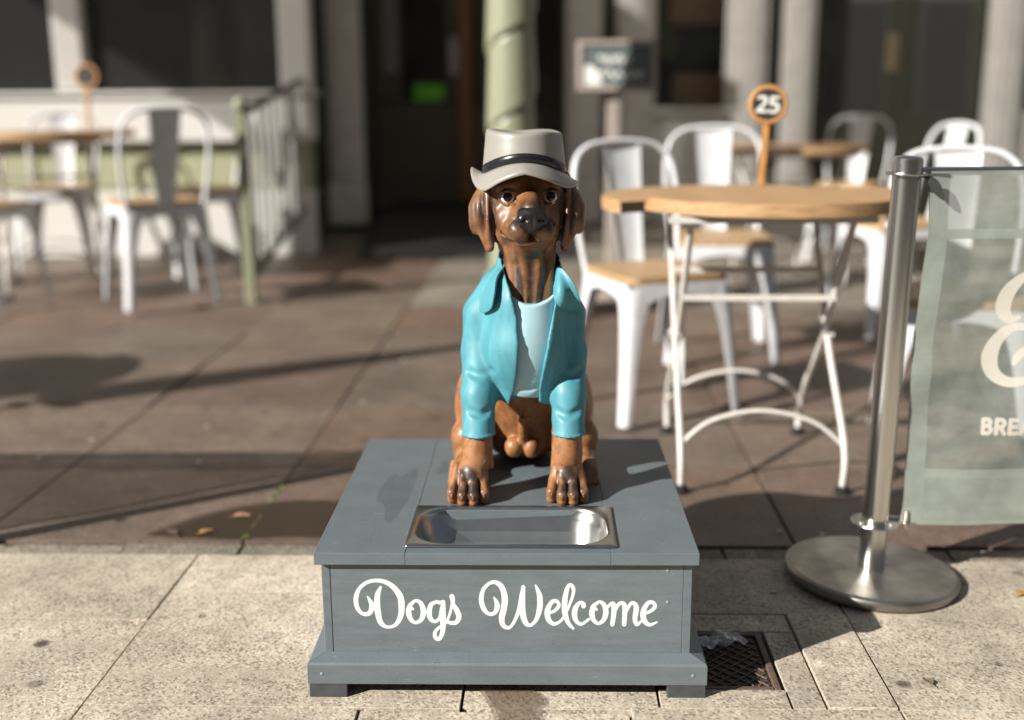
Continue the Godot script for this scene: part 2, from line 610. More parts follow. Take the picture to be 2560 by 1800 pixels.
	hv.cap(H.call(0, 0.004, 0.02), H.call(0, -0.006, 0.078), 0.037, 0.027, 0.016)  # muzzle
	hv.cap(H.call(0, 0.03, 0.036), H.call(0, 0.008, 0.092), 0.017, 0.019, 0.012)   # bridge
	for s in [-1.0, 1.0]:
		hv.ell(H.call(s * 0.0215, -0.029, 0.072), Vector3(0.0225, 0.0205, 0.033), 0.0035, Basis(Vector3.BACK, s * 0.3))  # flews
		hv.ell(H.call(s * 0.037, -0.032, 0.045), Vector3(0.014, 0.016, 0.026), 0.008)
		hv.ell(H.call(s * 0.026, -0.022, 0.066), Vector3(0.0165, 0.02, 0.03), 0.01)
	hv.ell(H.call(0, -0.049, 0.06), Vector3(0.027, 0.0125, 0.032), 0.003)         # chin
	hv.cap(H.call(0, -0.05, 0.03), H.call(0, -0.05, -0.02), 0.034, 0.045, 0.014)   # jaw
	# neck
	hv.cap(H.call(0.001, -0.04, -0.035), Vector3(0.0135, 0.365, -0.122), 0.05, 0.056, 0.02)
	hv.cap(H.call(0.001, -0.06, 0.0), Vector3(0.0135, 0.36, -0.112), 0.036, 0.048, 0.02)
	for f in [[-0.026, 0.462, -0.088, -0.012, 0.355, -0.076, 0.010], [0.000, 0.452, -0.072, 0.006, 0.355, -0.070, 0.011], [0.030, 0.455, -0.075, 0.022, 0.355, -0.070, 0.011], [0.056, 0.462, -0.092, 0.042, 0.355, -0.078, 0.010]]:
		hv.cap(Vector3(f[0], f[1], f[2]), Vector3(f[3], f[4], f[5]), f[6] * 0.5, f[6], 0.012)
	for f in [[-0.012, 0.445, -0.062, -0.002, 0.362, -0.059], [0.016, 0.45, -0.054, 0.0145, 0.362, -0.055], [0.044, 0.445, -0.066, 0.032, 0.362, -0.060]]:
		hv.cap(Vector3(f[0], f[1], f[2]), Vector3(f[3], f[4], f[5]), 0.003, 0.0055, 0.006, true)
	var mouth := []
	# eye sockets, inner corners, furrow between the brows, mouth
	for s in [-1.0, 1.0]:
		hv.ell(H.call(s * 0.0385, 0.026, 0.046), Vector3(0.0155, 0.0132, 0.016), 0.003, Basis.IDENTITY, true)
		hv.cap(H.call(s * 0.027, 0.021, 0.05), H.call(s * 0.02, 0.012, 0.062), 0.003, 0.002, 0.005, true)
		hv.cap(H.call(s * 0.05, -0.004, 0.062), H.call(s * 0.03, -0.008, 0.075), 0.006, 0.006, 0.012, true)
		var lip := [Vector3(0, -0.034, 0.107), Vector3(s * 0.005, -0.0425, 0.104), Vector3(s * 0.013, -0.048, 0.100), Vector3(s * 0.026, -0.0505, 0.089), Vector3(s * 0.037, -0.047, 0.071), Vector3(s * 0.045, -0.041, 0.055), Vector3(s * 0.0485, -0.034, 0.047)]
		var cur := catmull(lip, 4)
		for k in cur.size() - 1:
			hv.cap(H.call(cur[k].x, cur[k].y, cur[k].z), H.call(cur[k + 1].x, cur[k + 1].y, cur[k + 1].z), 0.0034, 0.0034, 0.003, true)
			mouth.append(H.call(cur[k].x, cur[k].y, cur[k].z))
		for w in 3:   # wrinkles on the side of the muzzle
			var ww := 0.006 * w
			hv.cap(H.call(s * (0.030 + ww * 0.35), 0.006 - ww, 0.094 - ww), H.call(s * (0.040 + ww * 0.3), -0.022 - ww * 0.5, 0.086 - ww), 0.0014, 0.0014, 0.003, true)
	hv.cap(H.call(0, -0.018, 0.112), H.call(0, -0.042, 0.104), 0.0022, 0.0024, 0.003, true)
	hv.cap(H.call(0, 0.052, 0.056), H.call(0, 0.034, 0.055), 0.0025, 0.002, 0.006, true)
	# upper lids and lower lids
	for s in [-1.0, 1.0]:
		var up := []
		var lo := []
		for k in 9:
			var a := PI * k / 8.0
			up.append(H.call(s * 0.0385 + cos(a) * 0.0148, 0.0275 + sin(a) * 0.0112, 0.0465 + sin(a) * 0.0035 - absf(cos(a)) * 0.006))
			lo.append(H.call(s * 0.0385 + cos(a) * 0.0148, 0.0255 - sin(a) * 0.0108, 0.0465 + sin(a) * 0.002 - absf(cos(a)) * 0.006))
		for k in 8:
			hv.cap(up[k], up[k + 1], 0.0026, 0.0026, 0.003)
			hv.cap(lo[k], lo[k + 1], 0.0020, 0.0020, 0.003)
	# ears: hanging leaves with a rolled front rim
	for s in [-1.0, 1.0]:
		var ex := 0.0095
		hv.cap(Vector3(ex + s * 0.062, 0.585, -0.125), Vector3(ex + s * 0.087, 0.535, -0.115), 0.018, 0.018, 0.012)
		hv.ell(Vector3(ex + s * 0.0885, 0.524, -0.12), Vector3(0.0175, 0.040, 0.034), 0.010, Basis(Vector3.BACK, s * 0.16))
		hv.cap(Vector3(ex + s * 0.083, 0.51, -0.105), Vector3(ex + s * 0.069, 0.464, -0.094), 0.0150, 0.0088, 0.009)
		hv.cap(Vector3(ex + s * 0.072, 0.575, -0.098), Vector3(ex + s * 0.0735, 0.515, -0.078), 0.006, 0.0075, 0.006)
		hv.cap(Vector3(ex + s * 0.0735, 0.515, -0.078), Vector3(ex + s * 0.062, 0.47, -0.084), 0.0075, 0.006, 0.006)
		# hollow behind the rim, furrow on the outer leaf, gap to the cheek
		hv.cap(Vector3(ex + s * 0.083, 0.575, -0.086), Vector3(ex + s * 0.082, 0.50, -0.072), 0.006, 0.0095, 0.004, true)
		hv.cap(Vector3(ex + s * 0.098, 0.56, -0.095), Vector3(ex + s * 0.099, 0.505, -0.082), 0.004, 0.006, 0.005, true)
		hv.cap(Vector3(ex + s * 0.066, 0.575, -0.082), Vector3(ex + s * 0.0555, 0.462, -0.07), 0.0055, 0.007, 0.003, true)
		hv.cap(Vector3(ex + s * 0.066, 0.57, -0.095), Vector3(ex + s * 0.056, 0.462, -0.085), 0.005, 0.006, 0.003, true)
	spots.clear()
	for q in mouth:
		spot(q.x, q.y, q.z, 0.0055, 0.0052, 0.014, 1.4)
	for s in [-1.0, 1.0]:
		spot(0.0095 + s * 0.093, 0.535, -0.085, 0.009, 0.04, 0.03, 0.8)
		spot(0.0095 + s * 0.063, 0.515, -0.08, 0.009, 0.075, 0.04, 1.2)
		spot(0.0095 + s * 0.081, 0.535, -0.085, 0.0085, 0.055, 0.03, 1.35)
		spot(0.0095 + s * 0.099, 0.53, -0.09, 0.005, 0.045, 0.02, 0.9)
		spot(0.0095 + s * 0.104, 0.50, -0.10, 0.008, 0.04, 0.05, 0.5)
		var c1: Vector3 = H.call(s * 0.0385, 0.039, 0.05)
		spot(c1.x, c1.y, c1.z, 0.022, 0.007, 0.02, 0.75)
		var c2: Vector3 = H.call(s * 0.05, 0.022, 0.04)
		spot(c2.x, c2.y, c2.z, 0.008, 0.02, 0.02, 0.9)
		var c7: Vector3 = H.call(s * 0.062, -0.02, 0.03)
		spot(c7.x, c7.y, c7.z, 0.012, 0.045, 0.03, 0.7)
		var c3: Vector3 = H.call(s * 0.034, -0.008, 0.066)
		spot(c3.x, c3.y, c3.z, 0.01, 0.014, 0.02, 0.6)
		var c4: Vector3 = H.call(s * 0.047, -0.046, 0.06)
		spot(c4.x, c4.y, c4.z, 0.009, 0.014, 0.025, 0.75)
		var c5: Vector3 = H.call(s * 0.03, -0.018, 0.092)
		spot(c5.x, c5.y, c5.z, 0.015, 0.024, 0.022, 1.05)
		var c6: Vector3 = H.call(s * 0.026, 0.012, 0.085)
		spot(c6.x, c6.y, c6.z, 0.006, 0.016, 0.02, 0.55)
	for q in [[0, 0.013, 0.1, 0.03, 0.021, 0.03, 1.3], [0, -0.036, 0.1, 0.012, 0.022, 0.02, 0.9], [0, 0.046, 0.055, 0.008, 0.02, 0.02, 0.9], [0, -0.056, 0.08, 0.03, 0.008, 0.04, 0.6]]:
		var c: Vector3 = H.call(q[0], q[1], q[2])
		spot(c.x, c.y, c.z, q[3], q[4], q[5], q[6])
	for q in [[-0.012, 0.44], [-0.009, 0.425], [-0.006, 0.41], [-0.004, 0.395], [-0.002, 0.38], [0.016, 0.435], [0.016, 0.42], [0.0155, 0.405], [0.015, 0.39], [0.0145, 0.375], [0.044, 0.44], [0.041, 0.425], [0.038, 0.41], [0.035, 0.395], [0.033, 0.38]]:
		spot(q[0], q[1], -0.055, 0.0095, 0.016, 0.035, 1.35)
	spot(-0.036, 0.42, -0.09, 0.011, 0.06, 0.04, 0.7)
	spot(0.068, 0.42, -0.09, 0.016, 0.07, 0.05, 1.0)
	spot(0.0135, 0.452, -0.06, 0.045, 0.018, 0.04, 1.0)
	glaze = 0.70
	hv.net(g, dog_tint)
	glaze = 1.0
	add("body", arrays_mesh(g), skin, root)

	# ---- nose, with nostrils and the groove down the middle
	var nv := Vol.new(hc + Vector3(-0.04, -0.045, 0.07), hc + Vector3(0.055, 0.035, 0.14), 0.0016)
	nv.ell(H.call(0, -0.002, 0.103), Vector3(0.0265, 0.0165, 0.0155), 0.004)
	nv.ell(H.call(0, -0.013, 0.102), Vector3(0.0235, 0.016, 0.0145), 0.008)
	nv.ell(H.call(0, 0.005, 0.096), Vector3(0.0255, 0.011, 0.018), 0.006)
	nv.ell(H.call(0, -0.023, 0.102), Vector3(0.009, 0.009, 0.009), 0.006)
	for s in [-1.0, 1.0]:
		nv.ell(H.call(s * 0.0165, -0.006, 0.108), Vector3(0.0105, 0.0105, 0.0105), 0.005)
		nv.ell(H.call(s * 0.0135, -0.007, 0.1195), Vector3(0.0052, 0.0042, 0.006), 0.0025, Basis.IDENTITY, true)
		nv.cap(H.call(s * 0.016, -0.008, 0.117), H.call(s * 0.026, -0.011, 0.108), 0.0022, 0.0012, 0.0025, true)
	nv.cap(H.call(0, 0.004, 0.121), H.call(0, -0.032, 0.114), 0.0013, 0.0017, 0.003, true)
	var ngr := blank()
	nv.net(ngr, flat_tint(Color(1, 1, 1), 0.0))
	var nose_m := mat(0.013, 0.012, 0.013, 0.3)
	add("nose", arrays_mesh(ngr), nose_m, root)

	# ---- eyes: white ball, dark iris cap, clear gloss
	var white := mat(0.74, 0.68, 0.6, 0.15)
	var black := mat(0.006, 0.005, 0.005, 0.05)
	for s in [-1.0, 1.0]:
		var c: Vector3 = H.call(s * 0.0385, 0.0262, 0.0352)
		var eb := Mb.new()
		var prof := []
		for k in 13:
			var a := -PI / 2 + PI * k / 12.0
			prof.append(Vector2(cos(a) * 0.0143, sin(a) * 0.0143))
		eb.lathe(Vector3.ZERO, prof, 24)
		var e := add("eye", eb.done(), white, root)
		e.position = c
		var ib := Mb.new()
		var iprof := [Vector2(0.0084, 0.0108)]
		for k in 6:
			var a2 := lerpf(0.60, 0.0, k / 5.0)
			iprof.append(Vector2(sin(a2) * 0.0149, cos(a2) * 0.0149))
		ib.lathe(Vector3.ZERO, iprof, 24)
		var iris := add("iris", ib.done(), black, e)
		iris.basis = Basis(Vector3.UP, deg_to_rad(3.0)) * Basis(Vector3.RIGHT, PI / 2 - 0.14)

	build_clothes(root)
	build_hat(root)

func build_clothes(root: Node3D) -> void:
	var wob := noise(0.022, 21, FastNoiseLite.TYPE_SIMPLEX_SMOOTH, 2)
	var jm := mat(1, 1, 1, 0.55, 0.0, 0.5)
	jm.vertex_color_use_as_albedo = true
	jm.clearcoat_enabled = true
	jm.clearcoat = 0.07
	jm.clearcoat_roughness = 0.2
	# shirt
	var sv := Vol.new(Vector3(-0.09, 0.17, -0.2), Vector3(0.1, 0.42, -0.02), 0.0034)
	sv.ell(Vector3(0.006, 0.30, -0.108), Vector3(0.072, 0.12, 0.070))
	sv.cap(Vector3(0.012, 0.375, -0.107), Vector3(0.004, 0.21, -0.128), 0.059, 0.060, 0.02)
	sv.cut(Vector3(-0.2, 0.1, -0.3), Vector3(0.2, 0.5, 0.1), func(p: Vector3) -> float:
		var t := (p.x - 0.018) / 0.038
		return maxf(p.y - (0.3655 + 0.0145 * t * t + maxf(0.0, -p.z - 0.09) * 0.9), 0.186 + (p.x - 0.01) * -0.12 - p.y), 0.0025)
	for cr in [[[-0.002, 0.208], [0.01, 0.203], [0.022, 0.207]]]:
		var pts3 := []
		for q in cr:
			pts3.append(Vector3(q[0], q[1], sv.front(q[0], q[1]) + 0.0034))
		var cc := catmull(pts3, 3)
		for k in cc.size() - 1:
			sv.cap(cc[k], cc[k + 1], 0.0036, 0.0036, 0.006, true)
	var sg := blank()
	sv.net(sg, flat_tint(Color(0.36, 0.55, 0.62), 0.06), wob, 0.0008)
	add("shirt", arrays_mesh(sg), jm, root)
	# jacket
	var jv := Vol.new(Vector3(-0.135, 0.1, -0.245), Vector3(0.145, 0.475, -0.01), 0.0033)
	jv.cap(Vector3(0.0135, 0.445, -0.128), Vector3(0.010, 0.36, -0.108), 0.057, 0.073, 0.02)
	jv.cap(Vector3(0.010, 0.36, -0.108), Vector3(0.005, 0.28, -0.106), 0.073, 0.078, 0.02)
	jv.cap(Vector3(0.005, 0.28, -0.106), Vector3(0.003, 0.19, -0.138), 0.078, 0.07, 0.02)
	for s in [-1.0, 1.0]:
		var ox: float = 0.0 if s < 0.0 else 0.006
		jv.cap(Vector3(ox + s * 0.046, 0.385, -0.125), Vector3(ox + s * 0.070, 0.335, -0.132), 0.034, 0.0395, 0.02)
		jv.cap(Vector3(ox + s * 0.070, 0.335, -0.132), Vector3(ox + s * 0.0785, 0.262, -0.122), 0.0395, 0.0360, 0.010)
		jv.cap(Vector3(ox + s * 0.0785, 0.262, -0.122), Vector3(ox * 0.4 + s * 0.0825, 0.19, -0.084), 0.0358, 0.0314, 0.010)
		jv.cap(Vector3(ox * 0.4 + s * 0.0825, 0.19, -0.084), Vector3(ox * 0.2 + s * 0.0835, 0.112, -0.057), 0.0314, 0.0303, 0.01)
	# rolled edges of the opening
	var lft := [Vector3(-0.036, 0.432, -0.1), Vector3(-0.022, 0.392, -0.06), Vector3(-0.011, 0.345, -0.046), Vector3(-0.008, 0.30, -0.042), Vector3(-0.010, 0.25, -0.048), Vector3(-0.0155, 0.205, -0.062), Vector3(-0.024, 0.178, -0.068)]
	var rgt := [Vector3(0.068, 0.428, -0.1), Vector3(0.0605, 0.392, -0.062), Vector3(0.054, 0.345, -0.048), Vector3(0.046, 0.305, -0.044), Vector3(0.037, 0.255, -0.048), Vector3(0.0295, 0.205, -0.06), Vector3(0.03, 0.178, -0.066)]
	var xl := func(y: float) -> float:
		for k in lft.size() - 1:
			if y >= lft[k + 1].y:
				return lerpf(lft[k + 1].x, lft[k].x, clampf((y - lft[k + 1].y) / (lft[k].y - lft[k + 1].y), 0.0, 1.2))
		return lft[-1].x
	var xr := func(y: float) -> float:
		for k in rgt.size() - 1:
			if y >= rgt[k + 1].y:
				return lerpf(rgt[k + 1].x, rgt[k].x, clampf((y - rgt[k + 1].y) / (rgt[k].y - rgt[k + 1].y), 0.0, 1.2))
		return rgt[-1].x
	# collar opens round the neck, the front opens over the shirt, the hem ends above the belly
	jv.cut(Vector3(-0.2, 0.09, -0.3), Vector3(0.2, 0.5, 0.1), func(p: Vector3) -> float:
		var a: float = minf(minf(p.x - xl.call(p.y), xr.call(p.y) - p.x), p.z + 0.112 + maxf(0.0, p.y - 0.40) * 0.2)
		var nk := Vector2(p.x - 0.0135, p.z + 0.12)
		var b := minf(0.0525 - nk.length(), (p.y - 0.40) * 0.9)
		return maxf(a, b), 0.0028)
	jv.cut(Vector3(-0.2, 0.09, -0.3), Vector3(0.2, 0.26, 0.1), func(p: Vector3) -> float:
		var hem := 0.174 + 0.006 * sin(p.x * 90.0) + maxf(0.0, -p.z - 0.1) * 0.25
		return minf(hem - p.y, 0.0475 - absf(p.x - 0.003) + maxf(0.0, -p.z - 0.09) * 3.0), 0.003)
	jv.cut(Vector3(-0.2, 0.08, -0.3), Vector3(0.2, 0.14, 0.1), func(p: Vector3) -> float: return 0.1195 - p.y + (p.z + 0.06) * 0.12, 0.0022)
	# back of the collar slopes down
	jv.cut(Vector3(-0.2, 0.4, -0.3), Vector3(0.2, 0.5, 0.1), func(p: Vector3) -> float: return p.y - 0.452 - (-p.z - 0.14) * 0.12 + (p.x - 0.0135) * 0.1, 0.003)
	# creases pressed into the cloth, and a rolled cuff
	var creases := [
		[[-0.102, 0.238], [-0.084, 0.232], [-0.058, 0.240]],
		[[-0.102, 0.17], [-0.078, 0.163], [-0.062, 0.168]],
		[[0.107, 0.236], [0.094, 0.229], [0.066, 0.238]],
		[[0.105, 0.168], [0.08, 0.16], [0.06, 0.167]]]
	for cr in creases:
		var pts3 := []
		for q in cr:
			pts3.append(Vector3(q[0], q[1], jv.front(q[0], q[1]) + 0.0046))
		var cc := catmull(pts3, 3)
		for k in cc.size() - 1:
			jv.cap(cc[k], cc[k + 1], 0.0036, 0.0036, 0.010, true)
	for s in [-1.0, 1.0]:
		var cxx: float = -0.0835 if s < 0.0 else 0.0847
		for k in 20:
			var a0 := TAU * k / 20.0
			var a1 := TAU * (k + 1) / 20.0
			for yy in [0.1225, 0.137]:
				if yy < 0.13:
					jv.cap(Vector3(cxx + cos(a0) * 0.0302, yy, -0.0585 + sin(a0) * 0.0302), Vector3(cxx + cos(a1) * 0.0302, yy, -0.0585 + sin(a1) * 0.0302), 0.0026, 0.0026, 0.002)
	var jg := blank()
	jv.net(jg, flat_tint(Color(0.068, 0.255, 0.31), 0.26), wob, 0.0016)
	add("jacket", arrays_mesh(jg), jm, root)
	# lapels: flaps that stand off the chest
	var lm := mat(0.07, 0.26, 0.315, 0.55)
	lm.clearcoat_enabled = true
	lm.clearcoat = 0.07
	var flaps := [
		[[Vector2(-0.034, 0.432), Vector2(-0.056, 0.405), Vector2(-0.070, 0.378), Vector2(-0.077, 0.352), Vector2(-0.0735, 0.3475)],
		[Vector2(-0.030, 0.430), Vector2(-0.044, 0.413), Vector2(-0.0485, 0.386), Vector2(-0.055, 0.360), Vector2(-0.0705, 0.3445)]],
		[[Vector2(0.070, 0.430), Vector2(0.084, 0.414), Vector2(0.096, 0.396), Vector2(0.106, 0.368), Vector2(0.1085, 0.345)],
		[Vector2(0.062, 0.425), Vector2(0.057, 0.402), Vector2(0.058, 0.378), Vector2(0.070, 0.358), Vector2(0.098, 0.345)]]]
	for f in flaps:
		var grid := []
		var outer := catmull(f[0], 5)
		var inner := catmull(f[1], 5)
		for k in outer.size():
			var row := []
			var u := float(k) / (outer.size() - 1)
			for j in 7:
				var t := j / 6.0
				var q: Vector2 = outer[k].lerp(inner[k], t)
				var zz := jv.front(q.x, q.y)
				if zz < -0.2:
					zz = -0.11
				var lift := 0.001 + (0.022 if f[0][0].x < 0.0 else 0.036) * sin((t if f[0][0].x < 0.0 else 1.0 - t) * PI * 0.5) * sin(PI * clampf(0.12 + u * 0.8, 0.0, 1.0))
				row.append(Vector3(q.x, q.y, maxf(zz, -0.118 if f[0][0].x < 0.0 else -0.098) + lift))
			grid.append(row)
		for pass_ in 2:   # ease the steps of the cloth below
			for k in range(1, grid.size() - 1):
				for j in 7:
					grid[k][j].z = (grid[k - 1][j].z + grid[k][j].z * 2.0 + grid[k + 1][j].z) * 0.25
		var lb := Mb.new()
		if f[0][0].x < 0.0:
			grid.reverse()
		lb.sheet(grid, 0.0035)
		add("lapel", lb.done(), lm, root)

func build_hat(root: Node3D) -> void:
	var felt := mat(0.27, 0.253, 0.225, 0.42)
	felt.clearcoat_enabled = true
	felt.clearcoat = 0.3
	felt.clearcoat_roughness = 0.3
	var band_m := mat(0.012, 0.012, 0.016, 0.28)
	var c := Vector3(0.0045, 0, -0.122)
	var rootline := func(a: float) -> float:   # where crown meets brim, raised at the front
		var s := sin(a)
		return 0.5955 + 0.024 * pow(maxf(s, 0.0), 1.6) - 0.004 * maxf(-s, 0.0)
	var radius := func(a: float) -> Vector2: return Vector2(0.0725 * cos(a), 0.078 * sin(a))
	var brim_y := func(a: float) -> float:
		var x := cos(a)
		var s := sin(a)
		var y := 0.5775 + 0.029 * pow(maxf(s, 0.0), 2.6) * (1.0 - 0.6 * absf(x))
		y += 0.030 * exp(-pow((a - PI * 1.03) / 0.42, 2.0))            # curled up at the left tip
		y += 0.004 * exp(-pow((a - 0.05) / 0.5, 2.0))
		y -= 0.008 * exp(-pow((a - PI * 0.77) / 0.28, 2.0))
		y -= 0.003 * exp(-pow((a - PI * 0.22) / 0.3, 2.0))
		return y
	var seg := 72
	# crown, with the pinched top
	var crown := []
	var prof := [[1.0, 0.0], [0.985, 0.25], [0.955, 0.55], [0.925, 0.82], [0.918, 0.93], [0.905, 0.985], [0.86, 1.0], [0.7, 0.96], [0.45, 0.86], [0.2, 0.8], [0.02, 0.78]]
	for i in seg:
		var a := TAU * i / seg
		var row := []
		for q in prof:
			var e: Vector2 = radius.call(a) * q[0]
			var y0: float = rootline.call(a)
			var dent: float = 0.005 * exp(-pow((a - PI * 0.5) / 0.45, 2.0)) * q[1] + 0.002 * sin(a * 3.0 + 1.0) * q[1]
			var y1: float = 0.6695 - e.x * 0.03 - dent
			row.append(c + Vector3(e.x, lerpf(y0, y1, q[1]) if q[0] > 0.8 else lerpf(0.62, y1, q[1]), e.y))
		crown.append(row)
	var cb := Mb.new()
	crown.reverse()
	cb.sheet(crown, -0.003, true, true)
	add("hat_crown", cb.done(), felt, root)
	# band
	var bg := []
	for i in seg:
		var a := TAU * (seg - i) / seg
		var e: Vector2 = radius.call(a)
		var y0: float = rootline.call(a)
		var row := []
		for q in [[1.004, -0.0005], [1.03, 0.001], [1.034, 0.007], [1.024, 0.0135], [0.985, 0.0152]]:
			row.append(c + Vector3(e.x * q[0], y0 + q[1], e.y * q[0]))
		bg.append(row)
	var bb := Mb.new()
	bb.sheet(bg, -0.0015, true, true)
	add("hat_band", bb.done(), band_m, root)
	# brim, a rounded lip of its own thickness
	var rg := []
	for i in seg:
		var a := TAU * (seg - i) / seg
		var e: Vector2 = radius.call(a)
		var o := Vector2(0.0975 * cos(a), 0.104 * sin(a))
		var y0: float = rootline.call(a)
		var y1: float = brim_y.call(a)
		var row := []
		for q in [[-0.02, 0.0, 0.0], [0.25, 0.22, 0.0], [0.5, 0.5, 0.0], [0.75, 0.8, 0.0], [0.93, 0.98, 0.0], [0.985, 1.0, -0.0015], [1.0, 1.0, -0.004], [0.985, 1.0, -0.0068], [0.93, 0.98, -0.0078], [0.75, 0.8, -0.0078], [0.5, 0.5, -0.0075], [0.25, 0.22, -0.007], [-0.1, -0.05, -0.006], [-0.02, 0.0, 0.0]]:
			var r := e.lerp(o, q[0])
			row.append(c + Vector3(r.x, lerpf(y0, y1, q[1]) + q[2], r.y))
		rg.append(row)
	var rb := Mb.new()
	rb.st.set_smooth_group(1)
	for i in seg:
		var i2 := (i + 1) % seg
		for j in rg[0].size() - 1:
			var mid: Vector3 = (rg[i][6] + rg[i][0] * 0.8 + rg[i][11] * 0.2) * 0.5
			var q: Vector3 = (rg[i][j] + rg[i2][j + 1]) * 0.5
			var nn: Vector3 = (rg[i2][j] - rg[i][j]).cross(rg[i][j + 1] - rg[i][j])
			rb.quad(rg[i][j], rg[i2][j], rg[i2][j + 1], rg[i][j + 1], nn if nn.dot(q - mid) > 0.0 else -nn)
	add("hat_brim", rb.done(), felt, root)

# ---------------------------------------------------------------- painted box, steel pan, lettering
func stamp(cov: PackedFloat32Array, w: int, hgt: int, pts: Array, sx: float, sy: float, ox: float, oy: float) -> void:
	# pts: Vector3(x, y, full width); a brush stroke through them
	var path := catmull(pts, 14)
	for q in path:
		var x: float = (q.x - ox) * sx
		var y: float = (q.y - oy) * sy
		var r: float = maxf((q.z + 2.6 * minf(sx * 1.7, 1.0)) * 0.5 * sx, 1.2)
		for yy in range(maxi(int(y - r - 1), 0), mini(int(y + r + 2), hgt)):
			for xx in range(maxi(int(x - r - 1), 0), mini(int(x + r + 2), w)):
				var c := clampf(r + 0.5 - Vector2(xx + 0.5 - x, yy + 0.5 - y).length(), 0.0, 1.0)
				var i := yy * w + xx
				if c > cov[i]:
					cov[i] = c

func stroke(flat: Array) -> Array:
	var out := []
	for k in range(0, flat.size(), 3):
		out.append(Vector3(flat[k], flat[k + 1], flat[k + 2]))
	return out

func welcome_strokes() -> Array:
	var o1 := [655, 950, 12, 628, 975, 22, 620, 1010, 28, 632, 1045, 22, 658, 1062, 14, 690, 1045, 22, 703, 1005, 28, 692, 965, 22, 668, 948, 14, 650, 952, 12]
	return [
		stroke([392, 928, 6, 414, 972, 26, 400, 1012, 22, 362, 1017, 16, 332, 985, 22, 327, 935, 24, 350, 885, 18, 400, 852, 16, 470, 847, 18, 530, 872, 24, 574, 925, 32, 581, 985, 32, 570, 1038, 26, 540, 1076, 16, 494, 1085, 14, 460, 1060, 26, 447, 1010, 32, 444, 960, 32, 450, 915, 26, 467, 880, 12]),
		stroke(o1), stroke([620, 1000, 20, 632, 985, 16, 645, 992, 10]),
		stroke([775, 955, 14, 747, 970, 22, 735, 1010, 28, 744, 1043, 22, 768, 1056, 14, 795, 1035, 18, 808, 985, 20]),
		stroke([778, 953, 14, 800, 958, 18, 818, 952, 14]),
		stroke([817, 955, 18, 813, 1000, 28, 812, 1060, 28, 808, 1110, 24, 790, 1145, 18, 768, 1140, 20, 765, 1115, 18, 785, 1090, 14, 828, 1062, 12, 853, 1010, 12, 868, 955, 14]),
		stroke([865, 928, 26, 868, 938, 24, 872, 968, 20, 892, 1000, 26, 902, 1032, 26, 885, 1060, 20, 852, 1062, 16, 830, 1050, 16]),
		stroke([1100, 930, 6, 1118, 970, 26, 1104, 1008, 20, 1070, 1015, 16, 1040, 985, 24, 1029, 935, 24, 1047, 882, 18, 1095, 852, 16, 1140, 872, 26, 1160, 930, 32, 1154, 990, 32, 1142, 1040, 30, 1152, 1076, 22, 1185, 1086, 14, 1215, 1050, 16, 1240, 990, 20, 1256, 920, 24, 1264, 878, 16]),
		stroke([1264, 878, 20, 1257, 950, 32, 1260, 1010, 32, 1275, 1058, 26, 1302, 1074, 14, 1335, 1045, 20, 1354, 990, 28, 1356, 930, 28, 1344, 892, 18, 1332, 868, 6]),
		stroke([1393, 1012, 12, 1435, 1000, 14, 1462, 972, 18, 1448, 948, 16, 1420, 957, 20, 1398, 1000, 28, 1405, 1043, 26, 1435, 1066, 16, 1475, 1048, 12, 1507, 1000, 12, 1538, 925, 14, 1543, 884, 18, 1525, 864, 14, 1507, 888, 22, 1495, 950, 28, 1497, 1010, 28, 1515, 1060, 20, 1543, 1090, 10]),
		stroke([1600, 972, 24, 1598, 962, 20, 1578, 957, 16, 1555, 985, 26, 1550, 1020, 28, 1562, 1053, 20, 1590, 1066, 14, 1630, 1042, 12]),
		stroke([1680, 955, 12, 1655, 975, 22, 1647, 1010, 28, 1657, 1045, 22, 1684, 1063, 14, 1712, 1045, 22, 1725, 1008, 28, 1716, 970, 22, 1693, 952, 14, 1676, 956, 12]), stroke([1647, 1000, 20, 1660, 985, 16, 1674, 992, 10]),
		stroke([1725, 990, 10, 1745, 968, 14, 1765, 962, 22, 1770, 1000, 26, 1762, 1066, 22]),
		stroke([1768, 1015, 12, 1792, 968, 16, 1814, 957, 16, 1830, 980, 26, 1828, 1066, 22]),
		stroke([1832, 1015, 12, 1858, 966, 16, 1880, 957, 16, 1894, 982, 26, 1888, 1040, 24, 1900, 1068, 16, 1926, 1048, 10]),
		stroke([1926, 1016, 12, 1972, 1000, 14, 1998, 975, 18, 1984, 953, 16, 1955, 961, 20, 1933, 1005, 28, 1940, 1046, 26, 1970, 1069, 16, 2012, 1055, 6])]

